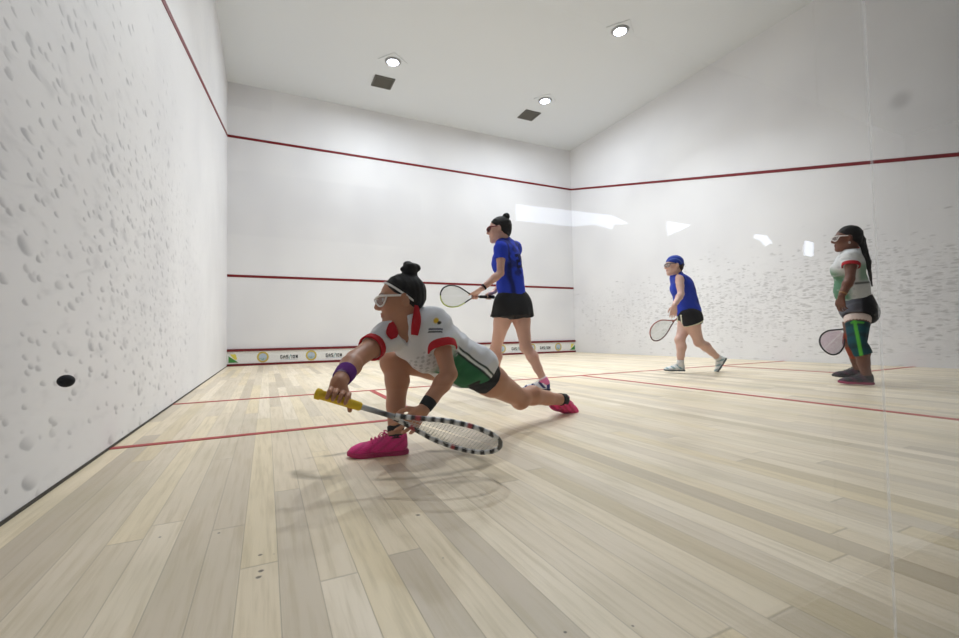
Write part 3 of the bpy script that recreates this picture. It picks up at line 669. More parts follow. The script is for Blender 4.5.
#=== lunging player ====================================================
def player_lunging():
    AWAY, RIGHT = view_dirs(430); base = ground(470, 440); par = root('person', base, 'person in a white jersey with red collar, lunging low in pink shoes', 'person')
    J = dict(hipR=at(460, 364, 2.27), hipL=at(470, 368, 2.20), chest=at(432, 344, 2.09), neck=at(411, 321, 2.02), shR=at(386, 337, 1.97), shL=at(436, 326, 2.03))
    el_r, wr_r = at(355, 360, 1.75), at(339, 382, 1.57); el_l, wr_l = at(449, 374, 1.93), at(424, 409, 1.82)
    kn_r, an_r = at(393, 362, 2.12), at(396, 434, 1.98); kn_l, an_l = at(520, 398, 2.55), at(562.5, 399.5, 2.84)
    f = nrm(-RIGHT*1.0-AWAY*.12-Z*.10); H = head(at(402, 301, 2.0), f, Z-RIGHT*.04, 1.03)
    T_ = torso(J, .84)
    ft_r = nrm(-RIGHT*1.0-AWAY*.10); ft_r[2] = 0
    butt, tip = at(315, 393, 1.50), at(498.5, 448, 1.62); ax = nrm(tip-butt); hp = butt+ax*.075
    ls = nrm(at(400, 433, 1.80)-wr_l)
    hd = nrm(at(402, 432, 1.82)-wr_l)
    A = H['A']+neckp(H, J['neck'], .050)+T_['pel']+T_['ub']+arm(J['shR'], el_r, wr_r, 1.06)+arm(J['shL'], el_l, wr_l, 1.0)
    A += leg(J['hipR'], kn_r, an_r, 1.04, RIGHT*.9+AWAY*.3)+leg(J['hipL'], kn_l, an_l, 1.06, Z)
    toeL = nrm(RIGHT*.82-Z*.30+AWAY*.46); upL = nrm(-AWAY*.7+Z*.7)
    A += foot(an_r, ft_r, Z)+foot(an_l, toeL, upL)
    A += hand_grip(wr_r, hp, ax, .015, 1.08, 1)+hand_open(wr_l, hd, AWAY-RIGHT*.3, -RIGHT-Z*.3-AWAY*.2, .3, .22, .98)
    v, q = field_mesh(A, .004, H['S']); body = mk('body', v, q, M_skin, par, skin_pat(H, (186, 134, 106), (158, 78, 72), (40, 28, 24)))
    eyes(H, par)
    # hair, drawn back to a bun, held by a white band
    L, R, s = H['L'], H['R'], H['s']
    hn = nrm(H['f']*.65-H['u']*.76); hl = [(hn, L(0, .030, .055)+hn*.018)]
    A = [ell(L(0, -.015, .036), R, V(.079, .095, .086)*s, .02, hl), ell(L(0, -.045, -.005), R, V(.058, .048, .045)*s, .03, hl), rc(L(0, -.04, .1), L(0, -.052, .125), .025, .03, .02)]
    bn = L(0, -.052, .140)
    for k in range(7):
        a = 2*math.pi*k/7; A.append(ell(bn+.016*(math.cos(a)*R[0]+math.sin(a)*R[1]), R, V(.021, .021, .024), .006))
    A.append(ell(bn+.022*R[2]+.01*R[1], R, V(.017, .02, .014), .006)); A.append(ell(bn-.03*R[1]+.0*R[2], R, V(.014, .02, .018), .006)); A.append(ell(bn+.032*R[1]+.0*R[2], R, V(.014, .016, .012), .006))
    v, q = field_mesh(A, .0035, (), hair_noise(.0016, 130, 3)); mk('hair', v, q, M_hair, par)
    pn_ = hn; c0 = L(0, .030, .055)
    band = [ell(L(0, -.014, .036), R, V(.084, .101, .091)*s, .004, [(pn_, c0+pn_*.0045), (-pn_, c0-pn_*.0045)])]
    v, q = field_mesh(band, .0025); mk('headband', v, q, M_whitefab, par)
    goggles(H, par, M_wp, M_lens, .0048)
    # jersey
    slR, slL = ML(J['shR'], el_r, .50), ML(J['shL'], el_l, .50); dR, dL = nrm(el_r-J['shR']), nrm(el_l-J['shL'])
    hem = [(-T_['up'], T_['hc']-T_['up']*.075)]
    nk = nrm(L(0, -.02, -.04)-J['neck'])
    ncut = (nk, J['neck']+nk*.035)
    A = [off(p, .013, .05, hem+[ncut]) for p in T_['ub']]+[off(p, .020, .05, hem) for p in T_['pel']]
    A += [ell(ML(T_['hc'], J['chest'], .55)+T_['fp']*.0, T_['Rp'], V(.115, .10, .16), .05, hem)]
    A += [rc(J['shR'], slR+dR*.02, .056, .055, .03, [(dR, slR)]), rc(J['shL'], slL+dL*.02, .062, .066, .03, [(dL, slL)])]
    fo = perp(-AWAY*.85-RIGHT*.45-Z*.25, nk)
    vneck = [rc(J['neck']+fo*.06+nk*.02, J['neck']+fo*.085-nk*.085, .028, .008, .01), rc(J['neck']+nk*.0, J['neck']+nk*.12, .052, .075, .01)]
    for t_ in (1.70, 1.74, 1.78, 1.82, 1.86, 1.90, 1.94): vneck.append(rc(at(400, 321, t_), at(407.5, 344, t_), .036, .011, .004))
    Rp, hc_, chest = T_['Rp'], T_['hc'], J['chest']; ax_t = nrm(J['neck']-hc_); Lt = np.linalg.norm(J['neck']-hc_)
    def jpat(P):
        c = np.tile(np.array(lin((222, 224, 230))), (len(P), 1)); t = ((P-hc_)@ax_t)/Lt
        d1 = P-hc_-np.outer(t*Lt, ax_t); fx = d1@T_['fc']; sx = d1@(-T_['rc'])         # sx: towards her left side
        ang = np.arctan2(sx, fx)
        # green side panel edged with dark and white stripes
        w = smix(ang, .15, .2)*(1-smix(ang, 1.35, 1.4))*(t < .62)*(t > -.1)
        edge = .38-t*.1
        g = smix(ang, -.75, -.6)*(1-smix(ang, edge, edge+.03))*(1-smix(t, .42, .6)); c = colmix(c, (46, 112, 74), g)
        for k, cc in ((0., (24, 50, 40)), (.16, (24, 50, 40)), (.08, (235, 238, 238))):
            st = (1-smix(np.abs(ang-edge-.03-k), .025, .045))*(1-smix(t, .45, .55)); c = colmix(c, cc, st)
        st = (1-smix(np.abs(ang-.45), .05, .3))*(1-smix(np.abs(t-.6), .03, .12))*.5; c = colmix(c, (150, 190, 140), st)
        # grey print down the front
        pr = (np.abs(ang+.35) < .75)*(t > .44)*(np.sin(t*95)*np.sin(ang*24+np.floor(t*15)*1.7) > .25)*(t > .12)*(t < .78); c = colmix(c, (176, 180, 186), pr*.8)
        # badges on the left sleeve
        sl = P-J['shL']; u1 = sl@dL; 
        vis = -(sl@AWAY) > 0
        bb = np.hypot((u1-.010)/.013, (sl@RIGHT-.0)/.013); c = colmix(c, (224, 184, 50), (1-smix(bb, .8, 1.1))*vis)
        bb = np.hypot((u1-.022)/.008, (sl@RIGHT-.014)/.01); c = colmix(c, (60, 56, 44), (1-smix(bb, .8, 1.1))*vis)
        for k, cc in ((.048, (30, 34, 70)), (.060, (30, 34, 44))):
            b_ = (np.abs(u1-k-.25*(sl@RIGHT)) < .0045)*(np.abs(sl@RIGHT+.004) < .032)*vis; c = colmix(c, cc, b_*.9)
        # small red and dark crests
        cr_ = chest+T_['fc']*.12
        for px, py, tt, cc, rr in ((371, 352, 0, (160, 40, 50), .010), (428, 349, 0, (120, 100, 60), .011), (434, 345, 0, (60, 60, 50), .009)):
            rayd = nrm(ray(px, py)); q = P-CAM; dd = np.linalg.norm(q-np.outer(q@rayd, rayd), axis=1) if False else np.linalg.norm(P-(at(px, py, 1.93)), axis=1)
            c = colmix(c, cc, 1-smix(dd, rr*.8, rr*1.3))
        return c
    v, q = field_mesh(A, .004, vneck, wrinkle(.0030, 36, 5, nrm(RIGHT+Z*.5))); js = mk('jersey', v, q, M_cloth, par, jpat)
    M_redfab = mat('red_fabric', (186, 26, 38), .75, .25, 0, .12, 120, .15)
    def ringcuff(j, d, a, l, r):
        b = [rc(j, j+d*.2, r, r+.001, .01, [(d, a+d*l), (-d, a-d*.004)])]; v, q = field_mesh(b, .0035, [rc(a-d*.05, a+d*.1, r-.009, r-.008, .002)]); mk('cuff', v, q, M_redfab, js)
    ringcuff(J['shR'], dR, ML(slR, J['shR'], .16), .030, .0575); ringcuff(J['shL'], dL, ML(slL, J['shL'], .20), .034, .069)
    # collar: folded band open at the front
    nb = J['neck']+nk*.012; e1 = fo; e2 = np.cross(nk, e1)
    v = []; n = 34
    for i in range(n+1):
        a = .9+(2*math.pi-1.8)*i/n; dr = math.cos(a)*e1+math.sin(a)*e2; fr = max(0., math.cos(a))**1.5
        for rr, zz in ((.056, .040), (.062, .038), (.080, .004), (.076, -.004), (.058, .026)):
            v.append(nb+dr*rr+nk*(zz-.030*fr)+e1*.012*fr)
    f_ = [(i*5+k, i*5+(k+1) % 5, (i+1)*5+(k+1) % 5, (i+1)*5+k) for i in range(n) for k in range(5)]+[[0, 1, 2, 3, 4], [n*5+k for k in (4, 3, 2, 1, 0)]]
    mk('collar', v, f_, M_redfab, js)
    from mathutils.bvhtree import BVHTree
    tr = [BVHTree.FromPolygons([tuple(a+origin_of(par)) for a in [np.array(x.co) for x in o_.data.vertices]], [tuple(x.vertices) for x in o_.data.polygons]) for o_ in (js, body)]
    for inner, outer in ((((476, 318), (466, 380), (455, 440), (452, 508)), ((499, 322), (514, 380), (515, 440), (498, 514))), (((338, 422), (362, 460), (372, 500), (362, 526)), ((312, 436), (298, 470), (296, 505), (326, 540)))):
        ci, co = catmull([(a, b, 0) for a, b in inner], 4), catmull([(a, b, 0) for a, b in outer], 4); m_ = 5; top = []; ts = []
        for a, b in zip(ci, co):
            for k in range(m_):
                w = a*(1-k/(m_-1))+b*k/(m_-1); px, py = 340+w[0]/6.377, 255+w[1]/6.377; d = nrm(ray(px, py)); dist = []
                for bt in tr:
                    hit = bt.ray_cast(Vector(CAM), Vector(d))
                    if hit[0] is not None: dist.append(hit[3])
                ts.append(min(dist) if dist else np.nan); top.append(d)
        ts = np.array(ts); ts[np.isnan(ts)] = np.nanmedian(ts); ts = np.clip(ts, np.median(ts)-.05, np.median(ts)+.05); tg = ts.reshape(-1, m_)
        for _ in range(3): tg[1:-1] = (tg[:-2]+2*tg[1:-1]+tg[2:])/4; tg[:, 1:-1] = (tg[:, :-2]+2*tg[:, 1:-1]+tg[:, 2:])/4
        ts = tg.ravel(); v = [CAM+d*(t-.010) for d, t in zip(top, ts)]+[CAM+d*(t+.004) for d, t in zip(top, ts)]; n = len(ci); N = n*m_
        f_ = [(i*m_+k, i*m_+k+1, (i+1)*m_+k+1, (i+1)*m_+k) for i in range(n-1) for k in range(m_-1)]; f_ += [tuple(N+x for x in q[::-1]) for q in f_]
        bd = [k for k in range(m_)]+[i*m_+m_-1 for i in range(1, n)]+[(n-1)*m_+k for k in range(m_-2, -1, -1)]+[i*m_ for i in range(n-2, 0, -1)]
        f_ += [(bd[i], N+bd[i], N+bd[(i+1) % len(bd)], bd[(i+1) % len(bd)]) for i in range(len(bd))]
        mk('collar_flap', v, f_, M_redfab, js)
    # shorts
    wst = [(T_['up'], T_['hc']+T_['up']*.09)]
    hR, hL = ML(J['hipR'], kn_r, .22), ML(J['hipL'], kn_l, .27); tR, tL = nrm(kn_r-J['hipR']), nrm(kn_l-J['hipL'])
    A = [off(p, .010, .04, wst) for p in T_['pel']]+[off(p, .011, .03, [(tR, hR)]) for p in leg(J['hipR'], kn_r, an_r, .95, RIGHT)[:2]]+[off(p, .013, .03, [(tL, hL)]) for p in leg(J['hipL'], kn_l, an_l, .95, Z)[:2]]
    v, q = field_mesh(A, .0045, (), wrinkle(.0018, 40, 8)); mk('shorts', v, q, M_black, par)
    # shoes, socks, bands
    def pp(q):
        c = np.tile(np.array(lin((224, 40, 134))), (len(q), 1)); w = smix(np.sin(q[:, 0]*120+q[:, 2]*160), .3, .8)*.35*(q[:, 2] > .03); c = colmix(c, (150, 18, 84), w)
        return colmix(c, (120, 20, 70), (q[:, 2] < .024)*.5)
    def pp2(q):
        c = np.tile(np.array(lin((236, 56, 128))), (len(q), 1)); w = smix(np.sin(q[:, 2]*210+q[:, 0]*90), .1, .5)*(q[:, 2] > .02); return colmix(c, (196, 20, 70), w*.7)
    shoe(an_r, ft_r, Z, par, M_pink, M_psole, pp, mat('pink_lace', (214, 44, 128), .7), 1.0, .004, .092)
    shoe(an_l, toeL, upL, par, M_pink, M_psole, pp2, mat('rose_lace', (236, 70, 140), .7), 1.0, .004, .085)
    sock(an_r, kn_r, par, M_black, .035, 1.0); sock(an_l, kn_l, par, M_black, .03, 1.06)
    b = ML(wr_r, el_r, .12); d = nrm(wr_r-el_r); wbp = lambda P: colmix(np.tile(np.array(lin((96, 44, 122))), (len(P), 1)), (200, 180, 210), (1-smix(np.hypot((P-b)@d/.009, (P-b)@RIGHT/.02), .8, 1.1))*((P-b)@AWAY < 0))
    cuffband('wristband', b-d*.005, b-d*.070, .035, .038, patmat('terry_band', .9, .1, 200, .4), par, wbp)
    d = nrm(wr_l-el_l); cuffband('wrist_wrap', wr_l-d*.055, wr_l-d*.006, .031, .029, M_black, par)
    # racket in the right hand
    def fp(q):
        n = 15; w = (np.sin(q[:, 1]*170+np.sign(q[:, 0])*.6+q[:, 0]*60) > 0).astype(float); c = colmix(np.tile(np.array(lin((34, 34, 38))), (len(q), 1)), (214, 216, 220), w)
        return colmix(c, (170, 60, 70), (np.sin(q[:, 1]*36+1.2) > .93)*1.)
    racket(butt, tip, perp(Z, ax)*.58+np.cross(ax, perp(Z, ax))*.82, 'black and white striped racket with yellow grip, swung low by the lunging player', fp, M_ygrip, M_str, gr=.0165, sr=.0009, gl=.165, ft=.0092)
player_lunging()

def plain_hair(H, par, m, tilt=(.65, .76), at_=(.043, .044), bun=None, seed=1, h=.005, extra=()):
    L, R, s = H['L'], H['R'], H['s']; hl = [(nrm(H['f']*tilt[0]-H['u']*tilt[1]), L(0, *at_))]
    A = [ell(L(0, -.016, .036), R, V(.081, .098, .088)*s, .02, hl), ell(L(0, -.05, -.02), R, V(.062, .055, .06)*s, .03, hl)]
    if bun: b = L(0, bun[0], bun[1]); A += [ell(b, R, V(bun[2], bun[2], bun[2]*.9), .012), ell(b+R[0]*.01+R[2]*.012, R, V(.02, .02, .014), .006), ell(b-R[1]*.016, R, V(.016, .014, .02), .006)]
    v, q = field_mesh(A+list(extra), h, (), hair_noise(.002, 110, seed)); return mk('hair', v, q, m, par)
def shoe_w(c1, c2, c3):
    def pat(q):
        c = np.tile(np.array(lin(c1)), (len(q), 1)); c = colmix(c, c2, smix(np.sin(q[:, 0]*75-q[:, 2]*70), .2, .5)*(q[:, 2] > .03)); return colmix(c, c3, (q[:, 0] < .03)*1.)
    return pat
DIG = {'2': ['111', '001', '111', '100', '111'], '0': ['111', '101', '101', '101', '111']}
#=== tall player in blue, seen from behind ==============================
def player_blue_tall():
    AWAY, RIGHT = view_dirs(508); par = root('person', ground(520, 391), 'person in blue jersey and black skort, hair in a bun, back half turned', 'person')
    f = nrm(-RIGHT*.80+AWAY*.60); r = V(f[1], -f[0], 0)
    tR = 4.12
    J = dict(hipL=at(506, 305, 4.06), hipR=at(519, 304, 4.18), chest=at(508, 263, 4.10), neck=at(503, 243, 4.08), shL=at(501, 249, 3.96), shR=at(515, 248, 4.24))
    el_l, wr_l = at(500.5, 273, 3.92), at(482, 288.5, 3.86); el_r, wr_r = at(512, 273, 4.34), at(494, 292, 4.25)
    kn_r, an_r = at(526, 347, 4.14), at(544.5, 381.5, 4.12); kn_l, an_l = at(496, 348, 4.30), at(495, 378, 4.42)
    H = head(at(499.5, 230, 4.06), nrm(-RIGHT*1+AWAY*.12-Z*.05), Z, 1.02); T_ = torso(J, .93)
    toeR = nrm(-RIGHT*.95+AWAY*.2); toeR[2] = 0
    butt, tip = at(494, 297, 4.22), at(440.5, 296, 3.78); ax = nrm(tip-butt); hp = butt+ax*.26; hp2 = butt+ax*.06
    A = H['A']+neckp(H, J['neck'])+T_['pel']+T_['ub']+arm(J['shL'], el_l, wr_l, .92)+arm(J['shR'], el_r, wr_r, .92)+leg(J['hipL'], kn_l, an_l, 1., AWAY*0-f*.8)+leg(J['hipR'], kn_r, an_r, 1.03, -f*.8)
    A += foot(an_r, toeR, Z)+foot(an_l, toeR, Z)+hand_grip(wr_l, hp, ax, .011, .95, -1)+hand_grip(wr_r, hp2, ax, .015, .95, 1)
    v, q = field_mesh(A, .0055, H['S']); mk('body', v, q, M_skin, par, skin_pat(H, (206, 164, 150), (160, 84, 80), (60, 40, 34))); eyes(H, par)
    plain_hair(H, par, M_hair, bun=(-.07, .118, .034), seed=5); goggles(H, par, mat('red_goggle_frame', (120, 34, 44), .3), M_lensd, .005)
    slL, slR = ML(J['shL'], el_l, .42), ML(J['shR'], el_r, .42); dL, dR = nrm(el_l-J['shL']), nrm(el_r-J['shR']); nk = nrm(H['L'](0, -.02, -.04)-J['neck'])
    hem = [(-T_['up'], T_['hc']+T_['up']*.07)]; nc = (nk, J['neck']+nk*.05)
    A = [off(p, .014, .05, hem+[nc]) for p in T_['ub']+T_['pel'][:1]]+[rc(ML(T_['hc'], J['chest'], .2), J['chest'], .128, .12, .05, hem), rc(J['shL'], slL+dL*.02, .058, .062, .03, [(dL, slL)]), rc(J['shR'], slR+dR*.02, .058, .062, .03, [(dR, slR)])]
    cc, bk, rt_ = J['chest'], -T_['fc'], T_['rc']
    def pat(P):
        c = np.tile(np.array(lin((34, 62, 196))), (len(P), 1)); q = P-cc; b = q@bk; x = q@rt_; z = q@T_['uc']
        inb = (b > 0.0)
        dark = smix(np.sin(x*44+z*25)+np.sin(z*62-x*30)*.7+np.sin(x*110+z*80)*.4, -.3, .8)*inb*(np.abs(x) < .13)*smix(z, -.2, -.1); c = colmix(c, (14, 22, 76), dark*.7)
        c = colmix(c, (14, 22, 70), (1-smix(np.abs(np.abs(x)-.125), .006, .02))*inb*.8)
        for n_, ch_ in enumerate('20'):
            for rr in range(5):
                for kk in range(3):
                    if DIG[ch_][rr][kk] == '1':
                        cx = -.055+n_*.06+kk*.017; cz = .05-rr*.026; w = (np.abs(x-cx) < .0095)*(np.abs(z-cz) < .014)*inb; c = colmix(c, (10, 14, 44), w*.9)
        return c
    v, q = field_mesh(A, .005, [rc(J['neck'], J['neck']+nk*.12, .055, .07, .01)], wrinkle(.0028, 34, 11)); mk('jersey', v, q, M_cloth, par, pat)
    u = T_['up']; hc_ = T_['hc']; bot = (hc_-Z*.105)
    A = [off(p, .012, .05, [(u, hc_+u*.10)]) for p in T_['pel']]+[rc(hc_+u*.06, hc_-Z*.14, .135, .178, .05, [(-Z, bot), (u, hc_+u*.10)])]
    for hp_, kn_ in ((J['hipL'], kn_l), (J['hipR'], kn_r)): A.append(rc(hp_, ML(hp_, kn_, .40), .115, .118, .05, [(-Z, bot)]))
    def sk(P, d):
        a = np.arctan2((P-hc_)@RIGHT, (P-hc_)@AWAY); w = np.clip((hc_[2]-P[:, 2])/.15, 0, 1); return d+.004*w*np.sin(a*14)
    v, q = field_mesh(A, .0055, (), sk); mk('skort', v, q, M_black, par)
    p_ = shoe_w((226, 228, 236), (36, 44, 110), (40, 48, 120)); M_sh = patmat('white_blue_shoe', .6, .3, 200, .2)
    shoe(an_r, toeR, Z, par, M_sh, mat('navy_sole', (40, 42, 74), .6), p_, M_wp, .98, .005, .09); shoe(an_l, toeR, Z, par, M_sh, mat('navy_sole_b', (40, 42, 74), .6), p_, M_wp, .98, .005, .09)
    M_ps = patmat('striped_sock', .85, .2, 90, .2)
    for a_, k_ in ((an_r, kn_r), (an_l, kn_l)):
        d = nrm(k_-a_); cuffband('sock', a_-d*.035, a_+d*.045, .041, .040, M_ps, par, lambda P, a_=a_, d=d: colmix(np.tile(np.array(lin((224, 120, 170))), (len(P), 1)), (236, 226, 232), (((P-a_)@d > .028)*1.)))
    d = nrm(wr_l-el_l); cuffband('wristwatch', wr_l-d*.03, wr_l-d*.012, .029, .029, M_black, par)
    def fp(q):
        c = np.tile(np.array(lin((40, 42, 40))), (len(q), 1)); return colmix(c, (190, 206, 120), ((q[:, 0] < 0)*(q[:, 1] > .4))*1.)
    racket(butt, tip, Z, 'slim dark and lime racket held level by the tall player in blue', fp, M_bgrip, M_gstr)
player_blue_tall()

#=== walking player in blue bandana =====================================
def player_blue_walking():
    par = root('person', ground(690, 373), 'person in a sleeveless blue top, black shorts and blue bandana, walking near the right wall', 'person')
    AWAY, RIGHT = view_dirs(688)
    f = nrm(-RIGHT*.98+AWAY*.08)
    J = dict(hipL=at(689, 315, 5.50), hipR=at(688.5, 315, 5.68), chest=at(683, 288, 5.56), neck=at(676.5, 275, 5.54), shL=at(679.5, 279.5, 5.41), shR=at(675, 279, 5.68))
    el_l, wr_l = at(681, 294, 5.30), at(674.5, 305, 5.16); el_r, wr_r = at(679, 298, 5.80), at(679, 311, 5.72)
    kn_r, an_r = at(680, 340, 5.56), at(680.5, 364.5, 5.56); kn_l, an_l = at(699, 342, 5.52), at(719, 358.5, 5.70)
    H = head(at(674, 266, 5.50), nrm(-RIGHT*.88-AWAY*.42+Z*-.03), Z-RIGHT*.08, 1.04); T_ = torso(J, 1.06)
    toeR = nrm(-RIGHT*.95-AWAY*.2); toeR[2] = 0; toeL = nrm(-RIGHT*.42-AWAY*.3-Z*.66); upL = nrm(-RIGHT*.8+Z*.55)
    butt, tip = at(689, 311, 5.86), at(650.5, 336, 5.52); ax = nrm(tip-butt); hp = butt+ax*.12
    A = H['A']+neckp(H, J['neck'])+T_['pel']+T_['ub']+arm(J['shL'], el_l, wr_l, 1.08)+arm(J['shR'], el_r, wr_r, 1.08)+leg(J['hipL'], kn_l, an_l, 1.12, -f*.8)+leg(J['hipR'], kn_r, an_r, 1.12, -f*.8)
    A += foot(an_r, toeR, Z)+foot(an_l, toeL, upL)+hand_open(wr_l, nrm(-Z-RIGHT*.15), AWAY, -RIGHT, .35, .08, 1.)+hand_grip(wr_r, hp, ax, .015, .95, 1)
    v, q = field_mesh(A, .006, H['S']); mk('body', v, q, M_skin, par, skin_pat(H, (214, 176, 162), (170, 96, 92), (70, 50, 40))); eyes(H, par)
    plain_hair(H, par, M_bhair, bun=(-.075, -.02, .035), seed=7)
    L, R, s = H['L'], H['R'], H['s']; pl = nrm(H['f']*.35-H['u']*.93)
    v, q = field_mesh([ell(L(0, -.014, .040), R, V(.088, .104, .090)*s, .02, [(pl, L(0, .06, .042))]), ell(L(0, -.11, .01), R, V(.02, .02, .014), .01)], .005, (), wrinkle(.0015, 60, 4)); mk('bandana', v, q, patmat('bandana_cloth', .8, .2, 100, .2), par, lambda P: colmix(np.tile(np.array(lin((36, 58, 150))), (len(P), 1)), (96, 124, 200), smix(np.sin(P@V(90, 70, 80)), .5, .8)*.6))
    goggles(H, par, mat('grey_goggle_frame', (70, 72, 84), .3), M_lens, .004)
    dL, dR = nrm(el_l-J['shL']), nrm(el_r-J['shR']); nk = nrm(L(0, -.02, -.04)-J['neck']); hem = [(-T_['up'], T_['hc']+T_['up']*.035)]; nc = (nk, J['neck']+nk*.045)
    A = [off(p, .014, .05, hem+[nc]) for p in T_['ub']+T_['pel'][:1]]+[rc(ML(T_['hc'], J['chest'], .15), J['chest'], .148, .13, .05, hem)]
    arms = [rc(J['shL']+T_['rc']*-.02, el_l, .052, .05, .012), rc(J['shR']+T_['rc']*.02, el_r, .052, .05, .012)]
    cc = J['chest']
    def pat(P):
        q = P-cc; c = np.tile(np.array(lin((36, 60, 176))), (len(P), 1)); b = q@(-T_['fc']); x = q@T_['rc']; z = q@T_['uc']
        return colmix(c, (18, 30, 96), smix(np.sin(z*40+x*30)+np.sin(x*55), .6, 1.3)*(b > -.02)*.6)
    v, q = field_mesh(A, .005, arms, wrinkle(.003, 32, 21)); mk('jersey', v, q, M_cloth, par, pat)
    u = T_['up']; hc_ = T_['hc']; hR, hL = ML(J['hipR'], kn_r, .33), ML(J['hipL'], kn_l, .33); tR, tL = nrm(kn_r-J['hipR']), nrm(kn_l-J['hipL'])
    A = [off(p, .014, .04, [(u, hc_+u*.09)]) for p in T_['pel']]
    for hp_, kn_, hh, tt in ((J['hipR'], kn_r, hR, tR), (J['hipL'], kn_l, hL, tL)): A.append(rc(hp_, ML(hp_, kn_, .5), .108, .106, .04, [(tt, hh)]))
    def sp(P):
        c = np.tile(np.array(lin((26, 26, 30))), (len(P), 1)); lf = np.linalg.norm(P-hL, axis=1) < np.linalg.norm(P-hR, axis=1); e = np.where(lf, np.abs((P-hL)@tL), np.abs((P-hR)@tR)); near = e < .02
        c = colmix(c, (214, 216, 190), (e < .009)*near*1.)
        sd = np.abs(((P-hc_)@f)-.075)+10*((P-hc_)@(-T_['rp']) < .03); return colmix(c, (214, 216, 200), (sd < .008)*((P[:, 2]-hc_[2]) < -.0)*1.)
    v, q = field_mesh(A, .005, (), wrinkle(.002, 40, 9)); mk('shorts', v, q, M_cloth, par, sp)
    M_sh = patmat('white_grey_shoe', .6, .3, 200, .2); p_ = shoe_w((228, 232, 232), (150, 176, 182), (206, 214, 214)); ms = mat('grey_sole', (96, 104, 106), .6)
    shoe(an_r, toeR, Z, par, M_sh, ms, p_, M_wp, .95, .005, .09); shoe(an_l, toeL, upL, par, M_sh, ms, p_, M_wp, .95, .005, .085)
    for a_, k_ in ((an_r, kn_r), (an_l, kn_l)): sock(a_, k_, par, M_whitefab, .06, 1.15)
    racket(butt, tip, np.cross(ax, AWAY)*.85+AWAY*.5, 'pale red framed racket hanging low behind the walking player in the bandana', lambda q: colmix(np.tile(np.array(lin((176, 120, 112))), (len(q), 1)), (96, 60, 56), (q[:, 0] > 0)*1.), M_bgrip, M_gstr)
player_blue_walking()

